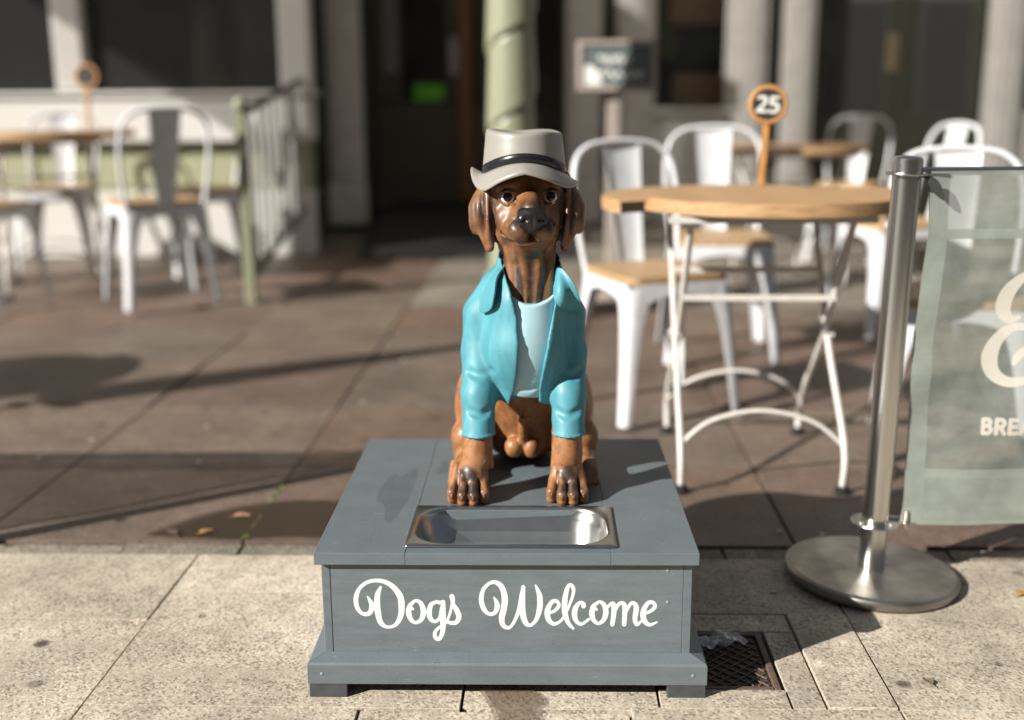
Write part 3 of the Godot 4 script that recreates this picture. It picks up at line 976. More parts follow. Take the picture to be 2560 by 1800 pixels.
func build_box() -> Node3D:
	var root := thing("display_box", "low grey painted wooden box with white script lettering, carrying the dog", "box", Vector3(-0.005, 0, -2.045), deg_to_rad(-1.3))
	var paint_m: StandardMaterial3D = M.grey_paint
	var lid := Mb.new()
	var parts := [[-0.3175, -0.16615], [-0.16585, 0.17285], [0.17315, 0.3175]]
	for k in 3:
		var b := Mb.new()
		var x0: float = parts[k][0]
		var x1: float = parts[k][1]
		if k == 1:
			b.box(Vector3((x0 + x1) / 2, 0.247, -0.0965), Vector3(x1 - x0, 0.021, 0.443), 0.0006)
			b.box(Vector3((x0 + x1) / 2, 0.2468, 0.3055), Vector3(x1 - x0, 0.021, 0.037), 0.0008)
		else:
			b.box(Vector3((x0 + x1) / 2, 0.2472, 0.003), Vector3(x1 - x0, 0.0212, 0.642), 0.0008)
		add("lid_board", b.done(), paint_m, root)
	# front panel with the lettering painted on
	var W := 1176
	var HH := 291
	var cov := PackedFloat32Array()
	cov.resize(W * HH)
	for s in welcome_strokes():
		stamp(cov, W, HH, s, 0.6, 0.6, 190.0, 750.0)
	var im := Image.create(W, HH, true, Image.FORMAT_RGBA8)
	var grey := lin(0.122, 0.148, 0.162)
	var nz := noise(0.012, 3)
	var nf := noise(0.15, 4)
	# scuffs, drips and filled nail holes in the paint
	rng.seed = 5
	var wear := PackedFloat32Array()
	wear.resize(W * HH)
	for k in 70:
		var wx := rng.randf() * W
		var wy := HH * (1.0 - pow(rng.randf(), 2.2))
		var ln := rng.randf_range(2.0, 16.0)
		var amount := rng.randf_range(-0.35, 0.4)
		var slope := rng.randf_range(-0.4, 0.4)
		for t in int(ln):
			for e in 2:
				var xx := int(wx + t)
				var yy := int(wy + t * slope) + e
				if xx < W and yy < HH and yy >= 0:
					wear[yy * W + xx] = amount * (1.0 - 0.4 * e)
	for y in HH:
		for x in W:
			var v := wear[y * W + x] + nz.get_noise_2d(x * 0.35, y * 2.6) * 0.08 + nf.get_noise_2d(x * 0.25, y * 1.6) * 0.05
			var c := Color(grey.r * (1.0 + v), grey.g * (1.0 + v), grey.b * (1.0 + v))
			var q := cov[y * W + x]
			if q > 0.0:
				q *= 1.0 - 0.75 * clampf((nf.get_noise_2d(x * 2.2, y * 2.2 + 300.0) - 0.30) * 6.0, 0.0, 1.0)
				c = c.lerp(Color(0.93, 0.93, 0.925) * (0.98 + v * 0.25), q)
			im.set_pixel(x, y, c)
	im.generate_mipmaps()
	var pm := mat(1, 1, 1, 0.5)
	pm.albedo_color = Color.WHITE
	pm.albedo_texture = ImageTexture.create_from_image(im)
	pm.heightmap_enabled = false
	var fp := Mb.new()
	var px := 0.2935
	var z1 := 0.3095
	var y0 := 0.066
	var y1 := 0.2362
	fp.quad_uv(Vector3(-px, y0, z1), Vector3(px, y0, z1), Vector3(px, y1, z1), Vector3(-px, y1, z1), Vector2(0, 1), Vector2(1, 1), Vector2(1, 0), Vector2(0, 0), Vector3.BACK)
	for q in [[-px, -1.0], [px, 1.0]]:
		fp.quad_uv(Vector3(q[0], y0, z1), Vector3(q[0], y0, z1 - 0.02), Vector3(q[0], y1, z1 - 0.02), Vector3(q[0], y1, z1), Vector2(0.01, 0.99), Vector2(0.02, 0.99), Vector2(0.02, 0.01), Vector2(0.01, 0.01), Vector3(q[1], 0, 0))
	fp.quad_uv(Vector3(-px, y0, z1 - 0.02), Vector3(px, y0, z1 - 0.02), Vector3(px, y1, z1 - 0.02), Vector3(-px, y1, z1 - 0.02), Vector2(0.01, 0.99), Vector2(0.02, 0.99), Vector2(0.02, 0.01), Vector2(0.01, 0.01), Vector3.FORWARD)
	add("front_panel", fp.done(), pm, root)
	for s in [-1.0, 1.0]:
		var cs := Mb.new()
		cs.box(Vector3(s * 0.3015, 0.151, 0.2985), Vector3(0.0148, 0.1705, 0.022), 0.0012)
		cs.box(Vector3(s * 0.2996, 0.151, -0.012), Vector3(0.018, 0.1702, 0.597), 0.0012)
		add("side_panel", cs.done(), paint_m, root)
	var bk := Mb.new()
	bk.box(Vector3(0, 0.151, -0.314), Vector3(0.617, 0.17, 0.006))
	add("back_panel", bk.done(), paint_m, root)
	# skirting: four mitred boards with a sloped shoulder, standing on four block feet
	for k in 4:
		var b := Mb.new()
		var t := Transform3D(Basis(Vector3.UP, PI / 2 * k), Vector3.ZERO)
		var o := 0.335
		var i := 0.309
		var sec := [Vector2(o, 0.027), Vector2(o, 0.061), Vector2(o - 0.003, 0.0645), Vector2(i, 0.0725), Vector2(i, 0.027)]
		for n in sec.size():
			var a: Vector2 = sec[n]
			var c: Vector2 = sec[(n + 1) % sec.size()]
			var dl := 0.0004
			b.quad(t * Vector3(-a.x + dl, a.y, a.x), t * Vector3(a.x - dl, a.y, a.x), t * Vector3(c.x - dl, c.y, c.x), t * Vector3(-c.x + dl, c.y, c.x), t.basis * Vector3(0, (a.y + c.y) / 2 - 0.045, (a.x + c.x) / 2 - 0.322))
		for s in [-1.0, 1.0]:
			for n in [[0, 1, 2], [0, 2, 3], [0, 3, 4]]:
				var v := []
				for m in n:
					v.append(t * Vector3(s * (sec[m].x - 0.0004), sec[m].y, sec[m].x))
				b.tri(v[0], v[1], v[2], t.basis * Vector3(s, 0, -1))
		add("skirting_board", b.done(), paint_m, root)
	for s in [[-1, 1], [1, 1], [-1, -1], [1, -1]]:
		var f := Mb.new()
		f.box(Vector3(s[0] * 0.3015, 0.0135, s[1] * 0.300), Vector3(0.064, 0.0268, 0.066), 0.0012)
		add("block_foot", f.done(), M.dark_paint, root)
	# damp, darker brush marks on the left of the lid
	for q in [[-0.215, 0.03, 0.032, 0.26], [-0.13, -0.12, 0.022, 0.08]]:
		var dm := Mb.new()
		var ring := []
		for k in 18:
			var an := TAU * k / 18.0
			var rr: float = 1.0 + 0.22 * sin(an * 3.0 + q[0] * 40.0) + 0.12 * sin(an * 5.0)
			ring.append(Vector3(q[0] + cos(an) * q[2] * rr, 0.2586, q[1] + sin(an) * q[3] * 0.5 * rr))
		for k in 18:
			dm.tri(Vector3(q[0], 0.2586, q[1]), ring[k], ring[(k + 1) % 18], Vector3.UP)
		add("damp_mark", dm.done(), M.damp, root)
	# screws and filler dabs
	for s in [[-0.311, 0.045, 0.3352], [0.311, 0.044, 0.3352], [0.268, 0.222, 0.3097], [0.269, 0.165, 0.3097]]:
		var sc := Mb.new()
		sc.lathe(Vector3(s[0], s[1], s[2]), [Vector2(0.0, 0.0008), Vector2(0.0022, 0.0006), Vector2(0.0034, -0.0005)], 12, [], Basis(Vector3.RIGHT, PI / 2))
		add("screw", sc.done(), M.screw_paint, root)
	return root

func rrect(hw: float, hd: float, r: float, n: int) -> PackedVector2Array:
	var out := PackedVector2Array()
	for c in 4:
		var cx := (hw - r) * (1 if c == 0 or c == 3 else -1)
		var cz := (hd - r) * (1 if c < 2 else -1)
		for k in n:
			var a := PI / 2 * (c + float(k) / (n - 1))
			out.append(Vector2(cx + cos(a) * r, cz + sin(a) * r))
	return out

func build_pan() -> void:
	var at := Vector3(-0.002, 0.2576, -1.838)
	var turn := deg_to_rad(-1.7)
	var root := thing("steel_pan", "shallow stainless steel pan set into the lid of the grey box", "pan", at, turn)
	var n := 12
	var rings := [
		[rrect(0.1765, 0.0955, 0.004, n), 0.0006], [rrect(0.1775, 0.0965, 0.005, n), 0.0026], [rrect(0.176, 0.095, 0.005, n), 0.0042],
		[rrect(0.1685, 0.0885, 0.062, n), 0.0046], [rrect(0.1655, 0.0855, 0.061, n), 0.0030], [rrect(0.1635, 0.0838, 0.06, n), -0.002],
		[rrect(0.1610, 0.0812, 0.058, n), -0.018], [rrect(0.1575, 0.0780, 0.056, n), -0.0200], [rrect(0.1535, 0.074, 0.054, n), -0.058], [rrect(0.145, 0.066, 0.048, n), -0.0665], [rrect(0.11, 0.035, 0.02, n), -0.0675]]
	var b := Mb.new()
	b.smooth(1)
	for i in rings.size() - 1:
		b.smooth(1 if i < 3 else 2)
		var p: PackedVector2Array = rings[i][0]
		var q: PackedVector2Array = rings[i + 1][0]
		for k in p.size():
			var k2 := (k + 1) % p.size()
			var v0 := Vector3(p[k].x, rings[i][1], p[k].y)
			var v1 := Vector3(p[k2].x, rings[i][1], p[k2].y)
			var v2 := Vector3(q[k2].x, rings[i + 1][1], q[k2].y)
			var v3 := Vector3(q[k].x, rings[i + 1][1], q[k].y)
			var mid := (v0 + v2) * 0.5
			b.quad(v0, v1, v2, v3, Vector3(0, 1, 0) if i < 4 and i > 1 else (Vector3(mid.x, 0.02, mid.z) if i <= 1 else Vector3(-mid.x, 0.03, -mid.z)))
	var last: PackedVector2Array = rings[-1][0]
	for k in last.size():
		var k2 := (k + 1) % last.size()
		b.tri(Vector3(0, -0.0675, 0), Vector3(last[k].x, -0.0675, last[k].y), Vector3(last[k2].x, -0.0675, last[k2].y), Vector3.UP)
	add("pan_body", b.done(), M.pan_steel, root)
	# the water: a clear body with its own surface
	var w := thing("drinking_water", "clear drinking water lying in the steel pan", "water", at, turn)
	var wb := Mb.new()
	var top := rrect(0.1556, 0.0761, 0.0546, n)
	for k in top.size():
		var k2 := (k + 1) % top.size()
		wb.tri(Vector3(0, -0.0385, 0), Vector3(top[k].x, -0.0385, top[k].y), Vector3(top[k2].x, -0.0385, top[k2].y), Vector3.UP)
	add("water_surface", wb.done(), M.water, w)

# ---------------------------------------------------------------- ground and paving
func build_ground() -> void:
	var g := Mb.new()
	g.quad(Vector3(-120, -0.024, -120), Vector3(120, -0.024, -120), Vector3(120, -0.024, 120), Vector3(-120, -0.024, 120), Vector3.UP)
	tag(add("ground", g.done(), M.dirt), "dark bedding under the paving", "", "", "structure")
	var yaw := deg_to_rad(-2.1)
	var made := [["front_pavement", "speckled beige paving slabs"], ["terrace_paving", "worn brown terrace slabs"], ["path_paving", "grey slabs leading to the door"], ["edging_strip", "rough beige edging stones between pavement and terrace"]]
	var roots := []
	for m in made:
		var r := Node3D.new()
		r.name = m[0]
		add_child(r)
		r.rotation.y = yaw
		tag(r, m[1], "", "", "structure")
		roots.append(r)
	# local frame of the turned paving: x' along the joints, z' towards the camera
	rng.seed = 11
	var slab := func(root: Node3D, x0: float, z0: float, x1: float, z1: float, ms: Array, drop := 0.0, gap := 0.0042) -> void:
		var b := Mb.new()
		var jit := rng.randf_range(-0.002, 0.0018)
		b.box(Vector3((x0 + x1) / 2, -0.012 + jit - drop, (z0 + z1) / 2), Vector3(absf(x1 - x0) - gap, 0.024, absf(z1 - z0) - gap), 0.0008, Transform3D(Basis(Vector3(rng.randf_range(-1, 1), 0, rng.randf_range(-1, 1)).normalized(), rng.randf_range(0.0, 0.0022)), Vector3.ZERO))
		add("slab", b.done(), ms[rng.randi() % ms.size()], root)
	var F: Array = M.beige
	# front pavement: joints where the photograph shows them
	var zt := -2.312
	for q in [[-0.787, zt, -0.15, -2.118], [-0.787, -2.118, -0.15, -1.672], [-0.15, zt, 0.18, -1.68], [-1.44, zt, -0.787, -1.988], [-1.44, -1.988, -0.787, -1.25],
		[-2.1, zt, -1.44, -1.80], [-2.1, -1.80, -1.44, -1.25], [-2.75, zt, -2.1, -1.672], [-2.75, -1.672, -2.1, -1.25],
		[-0.787, -1.672, -0.319, -1.25], [-0.319, -1.672, 0.13, -1.25], [0.13, -1.688, 0.573, -1.25], [0.573, -1.688, 1.13, -1.25],
		[0.18, zt, 0.573, -2.04], [0.456, -2.04, 0.573, -1.688], [0.573, zt, 1.13, -1.688], [0.18, -2.04, 0.456, -1.966], [0.398, -1.966, 0.456, -1.688], [0.18, -1.746, 0.398, -1.68]]:
		slab.call(roots[0], q[0], q[1], q[2], q[3], F)
	for x in [1.13, 1.68, 2.23]:
		slab.call(roots[0], x, zt, x + 0.55, -1.688, F)
		slab.call(roots[0], x - 0.05, -1.688, x + 0.5, -1.25, F)
	for i in 12:
		for j in 3:
			var x := -2.9 + i * 0.5 + (0.22 if j % 2 else 0.0)
			slab.call(roots[0], x, -1.25 + j * 0.6, x + 0.5, -0.65 + j * 0.6, F)
	# edging strip
	var ex := -3.0
	while ex < 3.2:
		var w := rng.randf_range(0.16, 0.34)
		slab.call(roots[3], ex, -2.384, ex + w, zt - 0.001, M.edge, rng.randf_range(0.002, 0.006), 0.007)
		ex += w
	# brown terrace: columns keep to the joints seen in the photograph
	var cols := []
	for i in range(-6, 8):
		cols.append(i * 0.63 - 0.08)
	var rows := [-2.387, -2.95, -3.56, -4.17, -4.78, -5.42]
	for i in cols.size() - 1:
		for j in rows.size() - 1:
			slab.call(roots[1], cols[i], rows[j + 1], cols[i + 1], rows[j], M.brown, 0.001, 0.006)
	# left of the path the brown slabs run on to the building
	for i in range(0, 5):
		for j in 5:
			slab.call(roots[1], cols[i], -5.42 - (j + 1) * 0.6, cols[i + 1], -5.42 - j * 0.6, M.brown, 0.001, 0.006)
	for i in 12:
		for j in 7:
			var x := -1.03 + 0.0 + i * 0.45
			slab.call(roots[2], cols[5] + i * 0.45, -5.42 - (j + 1) * 0.6, cols[5] + (i + 1) * 0.45, -5.42 - j * 0.6, M.grey_slab, 0.0, 0.006)
	# drain cover
	var dc := thing("drain_cover", "rusty iron drain cover with a diamond grid, beside the grey box", "drain cover", Vector3(0.356, 0.0, -1.845), yaw)
	var fb := Mb.new()
	for q in [[-0.099, 0.0, 0.012, 0.213], [0.099, 0.0, 0.012, 0.213], [0.0, -0.1005, 0.186, 0.012], [0.0, 0.1005, 0.186, 0.012]]:
		fb.box(Vector3(q[0], -0.011, q[1]), Vector3(q[2], 0.022, q[3]), 0.002)
	add("cover_frame", fb.done(), M.rust, dc)
	var pb := Mb.new()
	pb.box(Vector3(0, -0.013, 0), Vector3(0.185, 0.014, 0.188), 0.0015)
	add("cover_plate", pb.done(), M.rust_dark, dc)
	var rb := Mb.new()
	for s in [-1.0, 1.0]:
		for k in range(-7, 8):
			var off := k * 0.026
			# clip the diagonal to the plate
			var a := Vector2(-0.088, clampf(-0.088 * s + off, -0.087, 0.087))
			a.x = clampf((a.y - off) * s, -0.088, 0.088)
			var c := Vector2(0.088, clampf(0.088 * s + off, -0.087, 0.087))
			c.x = clampf((c.y - off) * s, -0.088, 0.088)
			if a.distance_to(c) > 0.015:
				var m := (a + c) * 0.5
				rb.box(Vector3.ZERO, Vector3(a.distance_to(c), 0.003, 0.0026), 0.0006, Transform3D(Basis(Vector3.UP, -atan2(c.y - a.y, c.x - a.x)), Vector3(m.x, -0.0047 + 0.0003 * s, m.y)))
	var rib := add("raised_grid", rb.done(), M.rust, dc)
	rib.set_meta("kind", "stuff")

func blob_sheet(pts: Array, y: float, m: Material, called: String, label: String, kind: String, cat := "") -> void:
	var pc := pts.duplicate()
	pc.append(pts[0])
	var b := Mb.new()
	var poly := PackedVector2Array()
	var closed := catmull(pc, 5)
	closed.pop_back()
	for q in closed:
		poly.append(q)
	var lo := poly[0]
	var hi := poly[0]
	for q in poly:
		lo = lo.min(q)
		hi = hi.max(q)
	var ids := Geometry2D.triangulate_polygon(poly)
	for k in range(0, ids.size(), 3):
		var v := []
		for j in 3:
			var q := poly[ids[k + j]]
			v.append(Vector3(q.x, y, q.y))
		b.tri(v[0], v[1], v[2], Vector3.UP)
	tag(add(called, b.done(), m), label, cat, "", kind)

func leaf(at: Vector3, turn: float, size: float, m: Material, label: String) -> void:
	var root := thing("fallen_leaf", label, "leaf", at, turn, "leaves and scraps fallen on the paving")
	var g := []
	for i in 9:
		var u := i / 8.0
		var w := size * 0.32 * pow(sin(PI * clampf(u * 0.94 + 0.03, 0, 1)), 0.8) * (1.15 - 0.4 * u)
		var row := []
		for j in 5:
			var t := (j - 2) / 2.0
			row.append(Vector3((u - 0.5) * size, 0.0025 + size * 0.10 * t * t * (0.4 + 0.6 * u) + size * 0.06 * sin(u * 5.0), t * w))
		g.append(row)
	var b := Mb.new()
	b.sheet(g, 0.0006)
	add("blade", b.done(), m, root)
	var s := Mb.new()
	s.tube([Vector3(-0.5 * size, 0.003, 0), Vector3(-0.68 * size, 0.004, 0.03 * size), Vector3(-0.8 * size, 0.002, 0.09 * size)], [0.0009, 0.0008, 0.0006], 6)
	add("stalk", s.done(), m, root)

func build_litter() -> void:
	leaf(Vector3(0.712, 0.001, -1.754), 1.75, 0.026, mat(0.16, 0.12, 0.075, 0.6), "small dry brown leaf lying on beige slab in front of the steel base")
	leaf(Vector3(1.03, 0.001, -2.1), 0.4, 0.034, mat(0.42, 0.22, 0.05, 0.6), "orange yellow leaf on beige paving near the frame's right edge")
	leaf(Vector3(-0.72, 0.001, -2.47), 0.7, 0.035, mat(0.42, 0.25, 0.08, 0.6), "yellow brown leaf at the front rim of the wet patch")
	leaf(Vector3(-0.66, 0.001, -2.57), 0.1, 0.04, mat(0.4, 0.22, 0.12, 0.6), "tan leaf lying flat in the middle of the wet patch")
	leaf(Vector3(-0.80, 0.001, -2.46), 2.3, 0.045, mat(0.08, 0.055, 0.04, 0.6), "dark curled leaf left of the wet patch on the terrace")
	leaf(Vector3(0.78, 0.001, -2.39), 0.9, 0.02, mat(0.45, 0.09, 0.05, 0.6), "tiny red leaf by the edging behind the steel base")
	rng.seed = 77
	# pale grit scattered on the paving
	for q in [[-0.50, -3.62], [-0.52, -4.62], [-1.0, -4.85], [-1.35, -3.05], [-0.42, -4.25], [-0.88, -3.0], [0.53, -2.12], [0.62, -2.45], [-0.95, -3.35], [-1.26, -3.22]]:
		var b := Mb.new()
		b.box(Vector3(0, 0.002, 0), Vector3(rng.randf_range(0.008, 0.016), 0.004, rng.randf_range(0.006, 0.012)), 0.0018)
		var o := add("grit", b.done(), M.chip)
		o.position = Vector3(q[0], 0.0008, q[1])
		o.rotation.y = rng.randf() * TAU
		tag(o, "tiny pale stone chip lying loose on the dark terrace slabs", "stone chip", "pale stone chips on the paving")
	# crumpled clear wrapper by the drain cover
	var wr := thing("plastic_wrapper", "crumpled clear plastic wrapper on the drain cover beside the box", "wrapper", Vector3(0.383, 0.004, -1.895), 0.35)
	var n := noise(0.09, 8)
	var g := []
	for i in 11:
		var row := []
		for j in 7:
			row.append(Vector3((i - 5) * 0.0085, 0.009 + n.get_noise_2d(i * 3.1, j * 4.3) * 0.017, (j - 3) * 0.0075 + n.get_noise_2d(i * 2.0, 50 + j) * 0.006))
		g.append(row)
	var wb := Mb.new()
	wb.sheet(g, 0.0004, false)
	add("film", wb.done(), M.film, wr)
	# moss in the joint left of the box
	var mb := Mb.new()
	for k in 46:
		var t := rng.randf()
		var p := Vector3(lerpf(-0.623, -0.605, t) + rng.randf_range(-0.004, 0.004), -0.001, lerpf(-2.44, -2.86, t * t))
		var r := rng.randf_range(0.003, 0.007)
		mb.lathe(p, [Vector2(0.0, r * 0.9), Vector2(r * 0.7, r * 0.6), Vector2(r, 0.0)], 7)
	tag(add("moss", mb.done(), mat(0.13, 0.17, 0.03, 0.95)), "yellow green moss growing in the slab joint left of the box", "moss", "", "stuff")
	# wet and stained patches
	blob_sheet([Vector2(-0.86, -2.455), Vector2(-0.74, -2.60), Vector2(-0.60, -2.67), Vector2(-0.48, -2.68), Vector2(-0.40, -2.66), Vector2(-0.33, -2.70), Vector2(-0.26, -2.62), Vector2(-0.28, -2.45), Vector2(-0.45, -2.435), Vector2(-0.52, -2.44), Vector2(-0.66, -2.432)], 0.0035, M.wet, "wet_patch", "dark wet patch on the brown slabs left of the box", "structure")
	blob_sheet([Vector2(-0.06, -1.735), Vector2(0.02, -1.74), Vector2(0.05, -1.70), Vector2(0.035, -1.665), Vector2(0.045, -1.62), Vector2(0.01, -1.58), Vector2(-0.03, -1.6), Vector2(-0.035, -1.65), Vector2(-0.045, -1.69)], 0.0035, M.stain, "water_stain", "brown water stain on the beige slab below the box front", "structure")

# ---------------------------------------------------------------- cafe chairs and tables
var chair0: Node3D

func chair_leg(sx: float, sz: float) -> ArrayMesh:
	# pressed sheet leg: broad at the seat, narrow at the foot, folded round the corner
	var b := Mb.new()
	var g := []
	var prof := [[0.435, 0.172, 0.085], [0.40, 0.175, 0.074], [0.36, 0.178, 0.058], [0.30, 0.183, 0.047], [0.2, 0.191, 0.038], [0.1, 0.199, 0.032], [0.015, 0.206, 0.028]]
	for q in prof:
		var c := Vector3(sx * q[1], q[0], sz * q[1])
		var w: float = q[2]
		g.append([c + Vector3(-sx * w, 0, 0.002 * sz), c + Vector3(-sx * w * 0.45, 0, 0.005 * sz), c + Vector3(-sx * 0.010, 0, 0.003 * sz), c + Vector3(-sx * 0.003, 0, -sz * 0.003), c + Vector3(sx * 0.003, 0, -sz * 0.010), c + Vector3(sx * 0.005, 0, -sz * w * 0.45), c + Vector3(sx * 0.002, 0, -sz * w)])
	if sx * sz > 0.0:
		g.reverse()
	b.sheet(g, 0.0022)
	return b.done()

func make_chair() -> Node3D:
	var root := thing("cafe_chair", "", "chair", Vector3.ZERO, 0.0, "white metal cafe chairs with wooden seats")
	var wm: StandardMaterial3D = M.white_metal
	# wooden seat
	var s := Mb.new()
	var o := PackedVector2Array()
	for q in rrect(0.178, 0.175, 0.05, 7):
		o.append(q)
	s.prism(o, 0.448, 0.470, Transform3D(Basis(Vector3.RIGHT, -PI / 2), Vector3.ZERO).rotated(Vector3.UP, PI), true)
	# prism pushes along z; turned so that z is up
	add("seat", s.done(), M.seat_wood, root)
	# pressed apron with arched lower edges
	for k in 4:
		var t := Transform3D(Basis(Vector3.UP, PI / 2 * k), Vector3.ZERO)
		var g := []
		for i in 17:
			var u := (i - 8) / 8.0
			var low := 0.442 - 0.028 - 0.068 * pow(absf(u), 2.6)
			var bow := 0.1765 + 0.004 * (1.0 - u * u)
			var row := []
			for j in 4:
				row.append(t * Vector3(u * 0.168, lerpf(0.4475, low, j / 3.0), bow + 0.003 * j / 3.0))
			g.append(row)
		g.reverse()
		var b := Mb.new()
		b.sheet(g, 0.002)
		add("apron", b.done(), wm, root)
	for q in [[-1, 1], [1, 1], [-1, -1], [1, -1]]:
		add("leg", chair_leg(q[0], q[1]), wm, root)
	# cross brace under the seat
	for d in [1.0, -1.0]:
		var b := Mb.new()
		b.tube([Vector3(-0.165 * d, 0.395 + 0.003 * d, -0.165), Vector3(0.165 * d, 0.395 + 0.003 * d, 0.165)], [0.006, 0.006], 8)
		add("brace", b.done(), wm, root)
	# back hoop
	var pts := [Vector3(-0.166, 0.445, -0.168), Vector3(-0.180, 0.56, -0.192), Vector3(-0.188, 0.70, -0.222), Vector3(-0.172, 0.80, -0.245), Vector3(-0.125, 0.845, -0.258), Vector3(-0.06, 0.858, -0.263), Vector3(0, 0.861, -0.265)]
	for k in range(5, -1, -1):
		pts.append(Vector3(-pts[k].x, pts[k].y, pts[k].z))
	var path := catmull(pts, 5)
	var hb := Mb.new()
	hb.tube(path, fill_radii(path.size(), 0.0125, 0.0125), 10, true, Vector2(1.0, 0.8))
	add("back_hoop", hb.done(), wm, root)
	# splat, a slightly hollowed strip that widens upwards
	var g2 := []
	for i in 11:
		var u := i / 10.0
		var hw := lerpf(0.043, 0.068, u)
		var row := []
		for j in 7:
			var t := (j - 3) / 3.0
			row.append(Vector3(t * hw, lerpf(0.452, 0.850, u), lerpf(-0.170, -0.262, pow(u, 0.9)) - 0.006 * (1.0 - t * t) + (0.004 if absf(t) > 0.9 else 0.0)))
		g2.append(row)
	var sb := Mb.new()
	sb.sheet(g2, 0.002)
	add("splat", sb.done(), wm, root)
	return root

func place_chair(x: float, z: float, deg: float, label: String, size := 1.02) -> void:
	var c: Node3D
	if chair0 == null:
		chair0 = make_chair()
		chair0.position = Vector3(x, 0, z)
		chair0.rotation.y = deg_to_rad(deg)
		chair0.set_meta("label", label)
		c = chair0
	else:
		c = copy(chair0, label, Vector3(x, 0, z), deg_to_rad(deg))
	c.scale = Vector3.ONE * size

func build_table(x: float, z: float, deg: float, label: String) -> Node3D:
	var root := thing("folding_table", label, "table", Vector3(x, 0, z), deg_to_rad(deg), "round wooden topped cafe tables")
	var R := 0.375
	# two half round boards pushed together, the front one slid a little sideways
	for s in [-1.0, 1.0]:
		var poly := PackedVector2Array()
		for k in 33:
			var a := PI * k / 32.0
			var q := Vector2(cos(a), sin(a)) * R
			poly.append(Vector2(q.x + 0.034 * s, (q.y + 0.007) * s))
		var b := Mb.new()
		var t := Transform3D(Basis(Vector3.UP, 0.45) * Basis(Vector3.RIGHT, PI / 2), Vector3(0, 0.003 * s, 0))
		b.prism(poly, -0.7385, -0.708, t, true)
		var inner := PackedVector2Array()
		for q in poly:
			inner.append(Vector2(0.034 * s + (q.x - 0.034 * s) * 0.992, 0.0095 * s + (q.y - 0.0095 * s) * 0.985))
		b.prism(inner, -0.7405, -0.7385, t, true)
		var bo := add("table_board", b.done(), M.teak, root)
		var eb := Mb.new()
		eb.box(Vector3(0.034 * s, 0.7225 + 0.003 * s, 0.0045 * s), Vector3(R * 1.97, 0.028, 0.004), 0.0005, Transform3D(Basis(Vector3.UP, 0.45), Vector3.ZERO))
		add("edge_batten", eb.done(), M.dark_wood, bo)
	var wm: StandardMaterial3D = M.old_white
	# scissor legs, each pair with an arched stretcher and a bar
	for s in [-1.0, 1.0]:
		for e in [-1.0, 1.0]:
			var ix := 0.205 if s > 0 else 0.196
			var top := Vector3(e * ix, 0.70, -s * 0.26)
			var foot := Vector3(e * ix, 0.02, s * 0.265)
			var mid := (top + foot) * 0.5
			var bend := Vector3(e * (ix + 0.002), 0.13, s * 0.245)
			var b := Mb.new()
			var path := catmull([foot, bend, mid, top], 5)
			b.tube(path, fill_radii(path.size(), 0.0088, 0.0088), 10)
			add("leg", b.done(), wm, root)
			var fb := Mb.new()
			fb.lathe(Vector3(foot.x, 0, foot.z), [Vector2(0.0, 0.0), Vector2(0.021, 0.0), Vector2(0.021, 0.008), Vector2(0.013, 0.02), Vector2(0.0, 0.02)], 16, [5, 6, 7, 8])
			add("rubber_foot", fb.done(), M.black_rubber, root)
		var zz: float = s * 0.245
		var ix2 := 0.212 if s > 0 else 0.196
		var arch := catmull([Vector3(-ix2, 0.115, zz), Vector3(-ix2 * 0.62, 0.178, zz * 0.93), Vector3(0, 0.205, zz * 0.9), Vector3(ix2 * 0.62, 0.178, zz * 0.93), Vector3(ix2, 0.115, zz)], 6)
		var ab := Mb.new()
		ab.tube(arch, fill_radii(arch.size(), 0.0078, 0.0078), 8, false, Vector2(1.0, 0.75))
		add("stretcher", ab.done(), wm, root)
		var bb := Mb.new()
		bb.box(Vector3(0, 0.50 + 0.02 * s, -s * 0.118), Vector3(ix2 * 2, 0.016, 0.008), 0.001)
		add("cross_bar", bb.done(), wm, root)
		var tb := Mb.new()
		tb.box(Vector3(0, 0.697, -s * 0.26), Vector3(0.5, 0.016, 0.024), 0.001)
		add("top_bar", tb.done(), wm, root)
	for e in [-1.0, 1.0]:
		var pv := Mb.new()
		pv.tube([Vector3(e * 0.19, 0.362, 0.0), Vector3(e * 0.221, 0.362, 0.0)], [0.013, 0.013], 10)
		add("pivot", pv.done(), wm, root)
	return root

